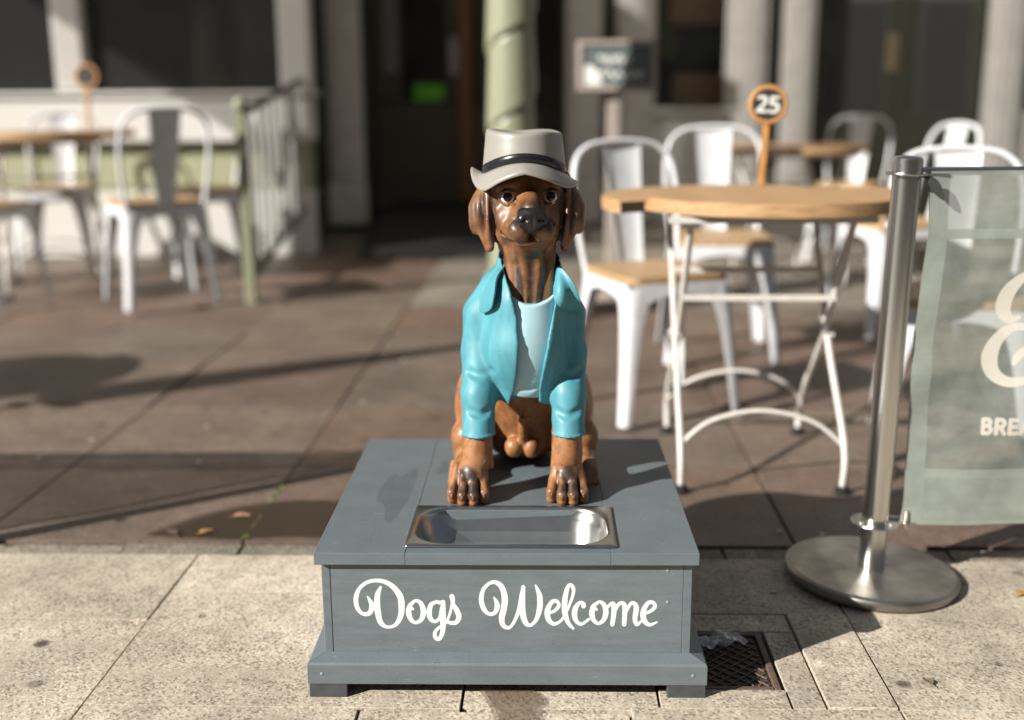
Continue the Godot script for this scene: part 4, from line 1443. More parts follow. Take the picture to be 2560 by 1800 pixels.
func build_sign(x: float, y: float, z: float, label: String, digits: String) -> void:
	var root := thing("table_number", label, "table number", Vector3(x, y, z), deg_to_rad(-4))
	root.rotation.z = deg_to_rad(-2.5)
	if digits == "":
		root.scale = Vector3.ONE * 1.25
	var b := Mb.new()
	b.lathe(Vector3.ZERO, [Vector2(0, 0), Vector2(0.03, 0), Vector2(0.03, 0.008), Vector2(0.014, 0.012), Vector2(0.0, 0.012)], 20, [4, 5, 6, 7])
	var st := Mb.new()
	st.box(Vector3(0, 0.095, 0), Vector3(0.0175, 0.172, 0.008), 0.0015)
	add("stick", st.done(), M.sign_wood, root)
	var dc := Mb.new()
	dc.lathe(Vector3(0, 0.225, 0), [Vector2(0.0402, 0.0036), Vector2(0.0402, 0.0062), Vector2(0.043, 0.0075), Vector2(0.049, 0.0072), Vector2(0.0512, 0.005), Vector2(0.0512, -0.005), Vector2(0.049, -0.0068), Vector2(0.0, -0.0068)], 40, [4, 1, 1, 1, 1, 1, 1], Basis(Vector3.RIGHT, PI / 2))
	add("rim", dc.done(), M.sign_wood, root)
	var fb := Mb.new()
	fb.lathe(Vector3(0, 0.225, 0), [Vector2(0.0, 0.004), Vector2(0.0405, 0.004), Vector2(0.0405, 0.0)], 36, [4, 5], Basis(Vector3.RIGHT, PI / 2))
	var face := add("slate_face", fb.done(), M.slate, root)
	if digits != "":
		var f := SystemFont.new()
		f.font_names = PackedStringArray(["Droid Sans"])
		f.font_weight = 700
		f.font_italic = false
		var tm := TextMesh.new()
		tm.text = digits
		tm.font = f
		tm.font_size = 64
		tm.pixel_size = 0.00094
		tm.depth = 0.0008
		tm.curve_step = 1.0
		var o := add("number", tm, M.chalk, face)
		o.position = Vector3(0, 0.225, 0.0046)
	else:
		var sb := Mb.new()
		sb.tube(catmull([Vector3(-0.016, 0.238, 0.0048), Vector3(-0.004, 0.242, 0.0048), Vector3(-0.006, 0.226, 0.0048), Vector3(-0.017, 0.212, 0.0048), Vector3(0.0, 0.212, 0.0048)], 4), fill_radii(17, 0.0028, 0.0028), 6, true, Vector2(1, 0.3))
		sb.tube(catmull([Vector3(0.012, 0.240, 0.0048), Vector3(0.012, 0.225, 0.0048), Vector3(0.011, 0.211, 0.0048)], 4), fill_radii(9, 0.0028, 0.0028), 6, true, Vector2(1, 0.3))
		add("chalk_mark", sb.done(), M.chalk, face)

func build_furniture() -> void:
	# right-hand group
	build_table(0.65, -2.985, -3.0, "round wooden table with white scissor legs carrying the number sign")
	build_sign(0.668, 0.7438, -3.02, "round slate number 25 sign in a wooden ring on a stick", "25")
	place_chair(0.455, -3.52, 20, "white chair with hoop back between the dog and the numbered table", 0.99)
	place_chair(0.80, -4.30, -3, "white chair facing us directly behind the table with number 25")
	place_chair(1.64, -4.78, -78, "white chair turned sideways behind the post, tilted hoop above the banner")
	place_chair(1.24, -3.08, -16, "white chair close behind the mesh banner, its hoop rising above the cloth", 0.975)
	build_table(1.52, -6.15, 12, "shaded wooden table in front of the double doors")
	place_chair(2.08, -6.95, -28, "grey shaded chair in front of the dark double doors")
	# left-hand group
	build_table(-2.50, -6.12, 20, "wooden table before the sunlit bay window on the left").scale = Vector3.ONE * 1.14
	build_sign(-2.21, 0.845, -6.0, "blurred round number sign on the table by the bay window", "")
	place_chair(-1.76, -5.58, 212, "white chair seen from behind with a grey shaded back plate, left of the railing", 1.12)
	place_chair(-2.66, -5.62, 78, "white chair cut by the left edge of the picture", 1.08)
	place_chair(-2.72, -6.78, 8, "white chair on the window side of the left table", 1.08)
	place_chair(-1.78, -6.62, -70, "white chair between the left table and the railing post", 1.08)
	# beyond the left edge: what throws the long shadows over the terrace
	build_table(-2.95, -3.36, 30, "wooden table on the terrace beyond the left edge of the picture")

# ---------------------------------------------------------------- cafe barrier: steel post and mesh banner
func build_post(at: Vector3, label: String, side: float) -> void:
	var root := thing("barrier_post", label, "barrier post", at, 0.0, "steel barrier posts on round bases")
	root.rotation.z = deg_to_rad(-1.2) * side
	var sm: StandardMaterial3D = M.steel
	var base := Mb.new()
	base.lathe(Vector3.ZERO, [Vector2(0.0, 0.0), Vector2(0.172, 0.0), Vector2(0.176, 0.004), Vector2(0.176, 0.017), Vector2(0.1735, 0.0205), Vector2(0.165, 0.0215), Vector2(0.05, 0.0225), Vector2(0.0, 0.0225)], 72, [3, 1, 1, 1, 1, 2, 2])
	var bo := add("base_plate", base.done(), M.base_steel, root)
	bo.rotation.z = deg_to_rad(1.2 - 2.6) * side
	bo.position.y = 0.0045
	var col := Mb.new()
	col.lathe(Vector3.ZERO, [Vector2(0.036, 0.0215), Vector2(0.0352, 0.0235), Vector2(0.0282, 0.026)], 40)
	add("weld_collar", col.done(), M.base_steel, root)
	var tube := Mb.new()
	tube.lathe(Vector3.ZERO, [Vector2(0.0268, 0.02), Vector2(0.0268, 0.846), Vector2(0.0255, 0.849)], 48, [1, 2])
	add("tube", tube.done(), sm, root)
	var cap := Mb.new()
	cap.lathe(Vector3.ZERO, [Vector2(0.0276, 0.844), Vector2(0.0276, 0.868), Vector2(0.0255, 0.872), Vector2(0.016, 0.8745), Vector2(0.0, 0.875)], 40, [1, 2, 2, 2])
	add("top_cap", cap.done(), sm, root)
	for y in [0.838, 0.124]:
		var fl := Mb.new()
		var rr := 0.040 if y > 0.5 else 0.049
		fl.lathe(Vector3(0, y, 0), [Vector2(0.027, 0.0), Vector2(rr, 0.0), Vector2(rr + 0.001, 0.002), Vector2(rr, 0.004), Vector2(0.027, 0.0042)], 40, [1, 2, 2, 3])
		fl.box(Vector3(side * 0.056, y + 0.002, 0), Vector3(0.046, 0.0036, 0.024), 0.001)
		add("ring_bracket", fl.done(), sm, root)
		for k in 3:
			var pb := Mb.new()
			var a := 0.7 + k * 2.1
			pb.lathe(Vector3(cos(a) * 0.0345, y + 0.0045, sin(a) * 0.0345), [Vector2(0.004, 0.0), Vector2(0.004, 0.002), Vector2(0.0, 0.003)], 10, [1, 2])
			add("rivet", pb.done(), sm, root)
	var hk := Mb.new()
	hk.tube([Vector3(side * 0.062, 0.116, 0.004), Vector3(side * 0.062, 0.154, 0.004)], [0.0055, 0.005], 10)
	add("hook_pin", hk.done(), sm, root)

func banner_image(w: int, h: int, lettered: bool) -> ImageTexture:
	var im := Image.create(w, h, true, Image.FORMAT_RGBA8)
	var n := noise(0.02, 31)
	var green := lin(0.245, 0.272, 0.243)
	var cream := lin(0.64, 0.61, 0.54)
	var cov := PackedFloat32Array()
	cov.resize(w * h)
	if lettered:
		# big script initials, cut off by the picture edge in the photograph
		var k := w / 1.36
		for line in [
			[0.150, 0.497, 0.150, 0.527], [0.150, 0.4975, 0.159, 0.4975, 0.1635, 0.5035, 0.159, 0.5105, 0.150, 0.5115], [0.150, 0.5115, 0.161, 0.512, 0.1655, 0.519, 0.161, 0.5265, 0.150, 0.5265],
			[0.176, 0.497, 0.176, 0.527], [0.176, 0.4975, 0.186, 0.4975, 0.1905, 0.505, 0.186, 0.513, 0.176, 0.5135], [0.184, 0.513, 0.1915, 0.527],
			[0.202, 0.497, 0.202, 0.527], [0.202, 0.4975, 0.2155, 0.4975], [0.202, 0.512, 0.2135, 0.512], [0.202, 0.5265, 0.2155, 0.5265],
			[0.2235, 0.527, 0.234, 0.497], [0.234, 0.497, 0.2445, 0.527], [0.228, 0.518, 0.240, 0.518]]:
			var q0 := []
			for i in range(0, line.size(), 2):
				q0.append(Vector3(line[i] * k, line[i + 1] * k, 0.0056 * k))
			stamp(cov, w, h, q0, 1.0, 1.0, 0.0, 0.0)
		for s in [
			[[0.207, 0.200, 8, 0.180, 0.216, 20, 0.158, 0.247, 31, 0.153, 0.280, 31, 0.168, 0.303, 18, 0.190, 0.300, 6], []],
			[[0.225, 0.324, 12, 0.180, 0.321, 16, 0.150, 0.347, 26, 0.137, 0.388, 34, 0.148, 0.424, 28, 0.180, 0.443, 20, 0.225, 0.437, 14], []],
			[[0.189, 0.402, 8, 0.194, 0.388, 16, 0.207, 0.374, 16, 0.23, 0.362, 12], []]]:
			var f: Array = s[0]
			var q := []
			for i in range(0, f.size(), 3):
				q.append(Vector3((f[i] * 0.94 + 0.026) * k, (f[i + 1] * 0.92 + 0.012) * k, f[i + 2] * k / 1150.0))
			stamp(cov, w, h, q, 1.0, 1.0, 0.0, 0.0)
	for y in h:
		var fy := float(y) / h
		for x in w:
			var fx := x / (w / 1.36)
			var hem := fx < 0.040 or fx > 1.32 or (fx > 0.03 and (absf(fy - 0.168) < 0.013 or absf(fy - 0.847) < 0.013)) or fy < 0.012 or fy > 0.988
			var weave := (0.05 if (x + y) % 2 == 0 else -0.05) * 0.8 + n.get_noise_2d(x, y) * 0.10 + n.get_noise_2d(x * 0.5, y * 5.0) * 0.02
			var c := Color(green.r * (1 + weave), green.g * (1 + weave), green.b * (1 + weave))
			var a := 0.64 + weave * 0.6
			if hem:
				a = 0.965
				c = c.lerp(Color(0.62, 0.66, 0.62), 0.18)
			elif fy < 0.168:
				a = 0.80 + weave * 0.4
			elif fy > 0.847:
				a = 0.90
				c = c.lerp(Color(0.62, 0.66, 0.62), 0.10)
			var q := cov[y * w + x]
			if q > 0.0:
				c = c.lerp(cream, q * 0.95)
				a = lerpf(a, 0.93, q)
			c.a = a
			im.set_pixel(x, y, c)
	im.generate_mipmaps()
	return ImageTexture.create_from_image(im)

func build_banner(x0: float, x1: float, z: float, lettered: bool, label: String) -> void:
	var root := thing("barrier_banner", label, "banner", Vector3(minf(x0, x1), 0.122, z), 0.0, "mesh banners hung between barrier posts")
	var m := StandardMaterial3D.new()
	m.albedo_texture = banner_image(1088 if lettered else 544, 578 if lettered else 289, lettered)
	m.transparency = BaseMaterial3D.TRANSPARENCY_ALPHA
	m.roughness = 0.75
	m.backlight_enabled = true
	m.backlight = Color(0.5, 0.55, 0.5)
	var n := noise(0.004, 41, FastNoiseLite.TYPE_SIMPLEX_SMOOTH, 2)
	var w := absf(x1 - x0)
	var H := 0.723
	var b := Mb.new()
	b.smooth(1)
	var NX := 34
	var NY := 18
	var p := func(i: int, j: int) -> Vector3:
		var u := float(i) / NX
		var v := float(j) / NY
		return Vector3(u * w + (0.004 * sin(v * 9.0) + 0.006 * (v - 0.5)) * (1.0 - u), v * H, n.get_noise_2d(u * w * 1000.0, v * 560.0) * 0.015 + 0.006 * sin(u * 7.0 + v * 2.0) + 0.0022 * sin(u * 38.0 - v * 13.0) * (1.0 - v) + 0.0018 * sin(u * 22.0 + v * 31.0))
	for i in NX:
		for j in NY:
			b.quad_uv(p.call(i, j), p.call(i + 1, j), p.call(i + 1, j + 1), p.call(i, j + 1), Vector2(float(i) / NX, 1.0 - float(j) / NY), Vector2(float(i + 1) / NX, 1.0 - float(j) / NY), Vector2(float(i + 1) / NX, 1.0 - float(j + 1) / NY), Vector2(float(i) / NX, 1.0 - float(j + 1) / NY), Vector3.BACK)
	add("mesh_cloth", b.done(), m, root)
	for y in [0.004, 0.723]:
		var rb := Mb.new()
		rb.tube([Vector3(-0.03, y, -0.012), Vector3(w + 0.03, y, -0.012)], [0.007, 0.007], 10)
		add("rail", rb.done(), M.steel, root)
	if lettered:
		# clip at the top corner, with its strap
		var cb := Mb.new()
		var el := PackedVector2Array()
		for i in 20:
			var an := TAU * i / 20.0
			el.append(Vector2(cos(an) * 0.009 * (1.0 + 0.35 * sin(an)), sin(an) * 0.026))
		cb.prism(el, 0.0, 0.003, Transform3D(Basis(Vector3.BACK, 0.62), Vector3(0.012, 0.690, 0.026)), true)
		cb.tube([Vector3(-0.03, 0.720, 0.006), Vector3(-0.004, 0.711, 0.018), Vector3(0.002, 0.703, 0.025)], [0.003, 0.003, 0.003], 8)
		add("strap", cb.done(), M.strap, root)

func build_barriers() -> void:
	build_post(Vector3(0.748, 0.0, -2.188), "brushed steel post on a round steel base at the end of the green banner", 1.0)
	build_banner(0.804, 2.164, -2.188, true, "pale green mesh banner with cream lettering hung from the steel post")
	build_post(Vector3(2.27, 0.0, -2.2), "steel post beyond the right edge of the picture at the banner's far end", -1.0)
	build_post(Vector3(-1.50, 0.0, -2.26), "steel post beyond the left edge of the picture, throwing a thin shadow stripe", -1.0)
	build_banner(-2.955, -1.595, -2.26, false, "plain green mesh banner beyond the left edge of the picture, throwing a broad shadow")
	build_post(Vector3(-3.05, 0.0, -2.27), "steel post at the far end of the unseen left banner", 1.0)
	# closed parasol beyond the left edge
	var root := thing("closed_parasol", "closed cream parasol standing on the terrace beyond the left edge of the picture", "parasol", Vector3(-3.20, 0, -2.66))
	var pb := Mb.new()
	pb.lathe(Vector3.ZERO, [Vector2(0.0, 0.0), Vector2(0.25, 0.0), Vector2(0.25, 0.05), Vector2(0.03, 0.07), Vector2(0.0, 0.07)], 24, [1, 2, 3, 4])
	add("base", pb.done(), M.iron, root)
	var pp := Mb.new()
	pp.tube([Vector3(0, 0.06, 0), Vector3(0, 2.3, 0)], [0.02, 0.02], 12)
	add("pole", pp.done(), M.sign_wood, root)
	var cp := Mb.new()
	cp.lathe(Vector3.ZERO, [Vector2(0.03, 1.05), Vector2(0.12, 1.1), Vector2(0.11, 1.35), Vector2(0.09, 1.65), Vector2(0.05, 1.9), Vector2(0.024, 2.0)], 20)
	add("canopy", cp.done(), M.canvas, root)

# ---------------------------------------------------------------- the cafe front, its canopy and the column
func part_box(parent: Node, called: String, c: Vector3, s: Vector3, m: Material, bev := 0.006) -> MeshInstance3D:
	var b := Mb.new()
	b.box(c, s, bev)
	return add(called, b.done(), m, parent)

func pilaster(parent: Node, x0: float, x1: float, z: float, y0 := 0.0, m: Material = null) -> void:
	# fluted timber post with a plinth block
	var b := Mb.new()
	var w := x1 - x0
	var xm := (x0 + x1) / 2
	b.box(Vector3(xm, (y0 + 2.9) / 2, z - 0.07), Vector3(w, 2.9 - y0, 0.14), 0.012)
	b.box(Vector3(xm, (y0 + 0.35 + 2.9) / 2, z + 0.012), Vector3(w * 0.58, 2.55 - y0, 0.03), 0.012)
	b.box(Vector3(xm, y0 + 0.16, z + 0.005), Vector3(w + 0.03, 0.32, 0.07), 0.012)
	add("pilaster", b.done(), m if m else M.stone_paint, parent)

func build_cafe() -> void:
	var root := thing("cafe_building", "grey and dark green cafe shopfront with pilasters, doors and a bay window", "building", Vector3(0, 0, -9.3))
	var z := 0.0
	# masonry shell: back room with floor, ceiling and walls, open only at the glazing
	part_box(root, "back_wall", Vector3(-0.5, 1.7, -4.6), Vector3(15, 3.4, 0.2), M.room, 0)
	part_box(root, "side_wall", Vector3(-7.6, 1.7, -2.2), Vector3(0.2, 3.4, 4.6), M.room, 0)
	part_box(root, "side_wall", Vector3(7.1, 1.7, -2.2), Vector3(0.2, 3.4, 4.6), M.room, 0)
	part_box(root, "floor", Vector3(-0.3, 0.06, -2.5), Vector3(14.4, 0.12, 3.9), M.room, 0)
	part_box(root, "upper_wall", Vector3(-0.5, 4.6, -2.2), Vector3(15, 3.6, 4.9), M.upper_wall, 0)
	# pilasters, left to right
	pilaster(root, -1.485, -1.20, z, 0.0)
	pilaster(root, 0.45, 0.735, z)
	pilaster(root, 0.86, 1.12, z)
	pilaster(root, 1.80, 2.07, z)
	pilaster(root, 2.20, 2.45, z)
	pilaster(root, 3.87, 4.15, z)
	pilaster(root, 5.4, 5.7, z)
	# dark strips between paired pilasters
	for q in [[0.735, 0.86], [2.07, 2.20]]:
		part_box(root, "recess_panel", Vector3((q[0] + q[1]) / 2, 1.45, z - 0.17), Vector3(q[1] - q[0] + 0.04, 2.9, 0.05), M.door_green, 0)
	# window between the pilasters: grey stall riser, sill, pane
	part_box(root, "stall_riser", Vector3(1.46, 0.44, z - 0.09), Vector3(0.70, 0.88, 0.1), M.stone_paint, 0.008)
	part_box(root, "riser_panel", Vector3(1.46, 0.42, z - 0.033), Vector3(0.5, 0.5, 0.02), M.stone_paint, 0.006)
	part_box(root, "sill", Vector3(1.46, 0.90, z - 0.06), Vector3(0.72, 0.05, 0.16), M.stone_paint, 0.01)
	var wn := part_box(root, "window", Vector3(1.15, 1.9, z - 0.1), Vector3(0.05, 1.95, 0.06), M.stone_paint)
	part_box(wn, "window_post", Vector3(1.775, 1.9, z - 0.1), Vector3(0.05, 1.95, 0.06), M.stone_paint)
	part_box(wn, "pane", Vector3(1.46, 1.9, z - 0.12), Vector3(0.6, 1.95, 0.008), M.glass, 0)
	# riser to the right
	part_box(root, "stall_riser", Vector3(4.78, 0.44, z - 0.09), Vector3(1.26, 0.88, 0.1), M.stone_paint, 0.008)
	part_box(root, "pane", Vector3(4.78, 1.9, z - 0.12), Vector3(1.26, 2.0, 0.008), M.glass, 0)
	# double doors
	for q in [[2.47, 3.17, 1], [3.18, 3.87, -1]]:
		var x0: float = q[0]
		var x1: float = q[1]
		var xm := (x0 + x1) / 2
		var d := part_box(root, "door", Vector3(xm, 0.44, z - 0.2), Vector3(x1 - x0, 0.86, 0.05), M.door_green, 0.004)
		for e in [[x0 + 0.05, 0.10], [x1 - 0.05, 0.10]]:
			part_box(d, "stile", Vector3(e[0], 1.6, z - 0.2), Vector3(e[1], 1.46, 0.05), M.door_green, 0.004)
		part_box(d, "top_rail", Vector3(xm, 2.39, z - 0.2), Vector3(x1 - x0, 0.12, 0.048), M.door_green, 0.004)
		part_box(d, "pane", Vector3(xm, 1.6, z - 0.205), Vector3(x1 - x0 - 0.19, 1.46, 0.008), M.dusty_glass, 0)
		part_box(d, "kick_panel", Vector3(xm, 0.45, z - 0.171), Vector3(x1 - x0 - 0.26, 0.5, 0.012), M.door_green, 0.006)
		if q[2] == 1:
			part_box(d, "finger_plate", Vector3(x1 - 0.045, 1.35, z - 0.168), Vector3(0.085, 0.30, 0.012), M.brass, 0.003)
	part_box(root, "door_lintel", Vector3(3.17, 2.66, z - 0.2), Vector3(1.42, 0.42, 0.08), M.door_green, 0)
	# entrance: recessed door, oak edged leaf, side lights
	part_box(root, "door_reveal", Vector3(-1.19, 1.45, z - 0.3), Vector3(0.05, 2.9, 0.5), M.door_green, 0)
	part_box(root, "door_reveal", Vector3(0.44, 1.45, z - 0.3), Vector3(0.04, 2.9, 0.5), M.door_green, 0)
	var dz := z - 0.5
	var ed := part_box(root, "door", Vector3(-0.79, 0.57, dz), Vector3(0.72, 0.86, 0.05), M.door_green, 0.004)
	part_box(ed, "stile", Vector3(-1.03, 1.62, dz), Vector3(0.24, 1.3, 0.05), M.door_green, 0.004)
	part_box(ed, "stile", Vector3(-0.485, 1.62, dz), Vector3(0.11, 1.3, 0.05), M.door_green, 0.004)
	part_box(ed, "pane", Vector3(-0.72, 1.62, dz), Vector3(0.38, 1.3, 0.008), M.glass, 0)
	part_box(ed, "kick_panel", Vector3(-0.79, 0.56, dz + 0.028), Vector3(0.5, 0.5, 0.012), M.door_green, 0.006)
	part_box(ed, "lock_plate", Vector3(-0.47, 1.36, dz + 0.032), Vector3(0.085, 0.30, 0.014), M.pale_plate, 0.004)
	part_box(ed, "frosted_strip", Vector3(-1.0, 1.72, dz + 0.03), Vector3(0.12, 1.0, 0.006), M.pale_strip, 0)
	part_box(ed, "oak_edge", Vector3(-0.375, 1.30, dz + 0.02), Vector3(0.115, 2.3, 0.09), M.oak, 0.004)
	part_box(root, "side_light", Vector3(0.06, 0.5, dz), Vector3(0.74, 0.84, 0.05), M.door_green, 0.004)
	part_box(root, "pane", Vector3(0.14, 1.65, dz), Vector3(0.56, 1.46, 0.008), M.glass, 0)
	part_box(root, "mullion", Vector3(-0.20, 1.6, dz), Vector3(0.15, 1.36, 0.05), M.door_green, 0.004)
	part_box(root, "door_lintel", Vector3(-0.37, 2.66, dz), Vector3(1.62, 0.5, 0.08), M.door_green, 0)
	# bay window, two metres forward of the doors
	var bz := 2.0
	part_box(root, "bay_plinth", Vector3(-4.3, 0.21, bz - 0.15), Vector3(6.0, 0.42, 0.24), M.white_paint, 0.01)
	part_box(root, "bay_wall", Vector3(-4.3, 0.58, bz - 0.16), Vector3(5.96, 0.34, 0.2), M.olive_paint, 0.006)
	for k in 7:
		part_box(root, "olive_panel", Vector3(-1.75 - k * 0.83, 0.575, bz - 0.055), Vector3(0.68, 0.24, 0.014), M.olive_paint, 0.006)
	part_box(root, "bay_sill", Vector3(-4.3, 0.885, bz - 0.12), Vector3(6.04, 0.30, 0.32), M.white_paint, 0.02)
	part_box(root, "bay_sill", Vector3(-4.3, 1.043, bz - 0.13), Vector3(6.1, 0.03, 0.40), M.white_paint, 0.01)
	for q in [[-2.905, -2.715], [-1.47, -1.27], [-4.9, -4.7], [-7.3, -7.0]]:
		part_box(root, "bay_post", Vector3((q[0] + q[1]) / 2, 1.98, bz - 0.16), Vector3(q[1] - q[0], 1.84, 0.16), M.grey_white, 0.015)
	for q in [[-2.715, -1.47], [-4.7, -2.905], [-7.0, -4.9]]:
		part_box(root, "pane", Vector3((q[0] + q[1]) / 2, 1.98, bz - 0.16), Vector3(q[1] - q[0], 1.84, 0.01), M.dark_glass, 0)
	part_box(root, "bay_side", Vector3(-1.70, 1.45, 0.85), Vector3(0.12, 2.9, 1.86), M.door_green, 0.006)
	part_box(root, "recess_panel", Vector3(-1.56, 1.45, -0.1), Vector3(0.15, 2.9, 0.06), M.door_green, 0)
	part_box(root, "bay_roof", Vector3(-4.3, 3.02, 0.9), Vector3(6.1, 0.18, 2.1), M.upper_wall, 0)
	# canopy over the terrace, carried by iron columns
	var can := thing("canopy", "lean to canopy over the terrace, above the picture", "canopy", Vector3(0, 0, 0))
	part_box(can, "roof_sheet", Vector3(0.9, 3.1, -6.6), Vector3(12.4, 0.02, 3.2), M.awning, 0)
	part_box(can, "gutter", Vector3(0.9, 3.02, -4.98), Vector3(12.4, 0.2, 0.12), M.canopy_paint, 0.01)
	column(Vector3(0.005, 0, -5.0), "sage green cast iron column with a spiral leaf band behind the dog")
	column(Vector3(-5.0, 0, -5.0), "sage green iron column beyond the left edge of the picture")
	column(Vector3(5.0, 0, -5.0), "sage green iron column beyond the right edge of the picture")

func column(at: Vector3, label: String) -> void:
	var root := thing("iron_column", label, "column", at, 0.0, "cast iron canopy columns")
	# shaft with a raised band that winds up it
	var segs := 56
	var rows := 300
	var g := []
	for i in segs:
		var a := -TAU * i / segs
		var row := []
		for j in rows + 1:
			var y := 0.28 + 2.72 * j / rows
			# distance along the shaft to the edge of the winding leaf
			var ph := fposmod(y / 0.34 + a / TAU + 0.0, 1.0)
			var ridge := 0.012 * smoothstep(0.0, 0.02, ph) * (1.0 - clampf(ph * 1.1, 0.0, 1.0)) - 0.007 * exp(-pow((ph - 0.975) / 0.022, 2.0))
			var r := 0.099 + ridge
			row.append(Vector3(cos(a) * r, y, sin(a) * r))
		g.append(row)
	var b := Mb.new()
	b.smooth(1)
	for i in segs:
		var i2 := (i + 1) % segs
		for j in rows:
			b.quad(g[i][j], g[i2][j], g[i2][j + 1], g[i][j + 1], Vector3(g[i][j].x + g[i2][j].x, 0, g[i][j].z + g[i2][j].z))
	add("shaft", b.done(), M.sage_paint, root)
	var p := Mb.new()
	p.lathe(Vector3.ZERO, [Vector2(0.14, 0.0), Vector2(0.14, 0.12), Vector2(0.125, 0.14), Vector2(0.125, 0.22), Vector2(0.105, 0.25), Vector2(0.1, 0.29)], 36, [1, 2, 3, 4, 5])
	add("base", p.done(), M.sage_paint, root)

func build_railing() -> void:
	var root := thing("railing", "sage and white painted railing of close upright bars beside the entrance ramp", "railing", Vector3.ZERO)
	var a := Vector3(-1.307, 0, -5.56)
	var e := Vector3(-1.36, 0, -8.0)
	var rise := 0.26
	# newel with its ball, at the near end
	var n := Mb.new()
	n.box(a + Vector3(0, 0.47, 0), Vector3(0.05, 0.94, 0.05), 0.004)
	add("post", n.done(), M.sage_paint, root)
	var k := Mb.new()
	var prof := []
	for i in 11:
		var t := -PI / 2 + PI * i / 10.0
		prof.append(Vector2(cos(t) * 0.038, 0.975 + sin(t) * 0.038))
	k.lathe(a, prof, 20)
	add("knob", k.done(), M.sage_paint, root)
	var n2 := Mb.new()
	n2.box(e + Vector3(0, 0.62, 0), Vector3(0.05, 1.24, 0.05), 0.004)
	add("post", n2.done(), M.door_green, root)
	for y in [0.93, 0.12]:
		var r := Mb.new()
		r.tube([a + Vector3(0, y, 0), e + Vector3(0, y + rise, 0)], [0.02, 0.02], 10)
		add("handrail" if y > 0.5 else "bottom_rail", r.done(), M.dark_rail, root)
	var N := 12
	for i in range(1, N):
		var t := float(i) / N
		var p := a.lerp(e, t)
		var b := Mb.new()
		b.box(p + Vector3(0, 0.525 + rise * t, 0), Vector3(0.024, 0.79, 0.022), 0.003)
		add("baluster", b.done(), M.rail_white, root)
	# ramp of dark rubber up to the door
	var ramp := thing("entrance_ramp", "black rubber ramp rising to the recessed entrance door", "ramp", Vector3.ZERO)
	var poly := PackedVector2Array([Vector2(7.15, 0.0), Vector2(9.95, 0.0), Vector2(9.95, 0.125), Vector2(8.6, 0.125), Vector2(7.15, 0.012)])
	var rb := Mb.new()
	rb.prism(poly, -1.02, 0.42, Transform3D(Basis(Vector3(0, 0, -1), Vector3(0, 1, 0), Vector3(1, 0, 0)), Vector3.ZERO))
	add("ramp_body", rb.done(), M.black_rubber, ramp)

func build_menu_stand() -> void:
	var root := thing("menu_stand", "wooden framed menu board on a post outside the window", "menu stand", Vector3(0.515, 0, -5.5))
	var b := Mb.new()
	b.box(Vector3(0, 0.016, 0), Vector3(0.34, 0.03, 0.3), 0.004)
	add("foot", b.done(), M.pale_wood, root)
	var p := Mb.new()
	p.box(Vector3(-0.02, 0.53, 0), Vector3(0.06, 1.0, 0.05), 0.004)
	add("post", p.done(), M.pale_wood, root)
	var t := Transform3D(Basis(Vector3.RIGHT, -0.18), Vector3(-0.01, 1.142, 0.035))
	var f := Mb.new()
	f.box(Vector3(0, 0, -0.012), Vector3(0.375, 0.236, 0.02), 0.003, t)
	for s in [-1.0, 1.0]:
		f.box(Vector3(s * 0.175, 0, 0.006), Vector3(0.026, 0.236, 0.018), 0.003, t)
		f.box(Vector3(0, s * 0.107, 0.006), Vector3(0.324, 0.022, 0.018), 0.003, t)
	add("frame", f.done(), M.pale_wood, root)
	var s2 := Mb.new()
	s2.box(Vector3(0, 0, 0.001), Vector3(0.322, 0.19, 0.004), 0, t)
	var sheet_ := add("menu_sheet", s2.done(), M.menu_grey, root)
	# two lines of pale script, too blurred to read
	var w := Mb.new()
	for q in [[-0.01, 0.028, 0.075], [0.02, -0.040, 0.10]]:
		var pts := []
		for i in 18:
			pts.append(t * Vector3(q[0] - q[2] + q[2] * 2.0 * i / 17.0, q[1] + 0.015 * sin(i * 1.9) + 0.006 * sin(i * 0.8), 0.0045))
		w.tube(catmull(pts, 3), fill_radii(52, 0.0055, 0.0055), 6, true, Vector2(1, 1))
	add("script_line", w.done(), M.chalk, sheet_)
	var pale := Mb.new()
	pale.prism(PackedVector2Array([Vector2(-0.158, -0.088), Vector2(-0.07, -0.088), Vector2(-0.088, -0.03), Vector2(-0.12, 0.005), Vector2(-0.158, 0.0)]), 0.0034, 0.0042, t)
	add("white_patch", pale.done(), M.chalk, sheet_)

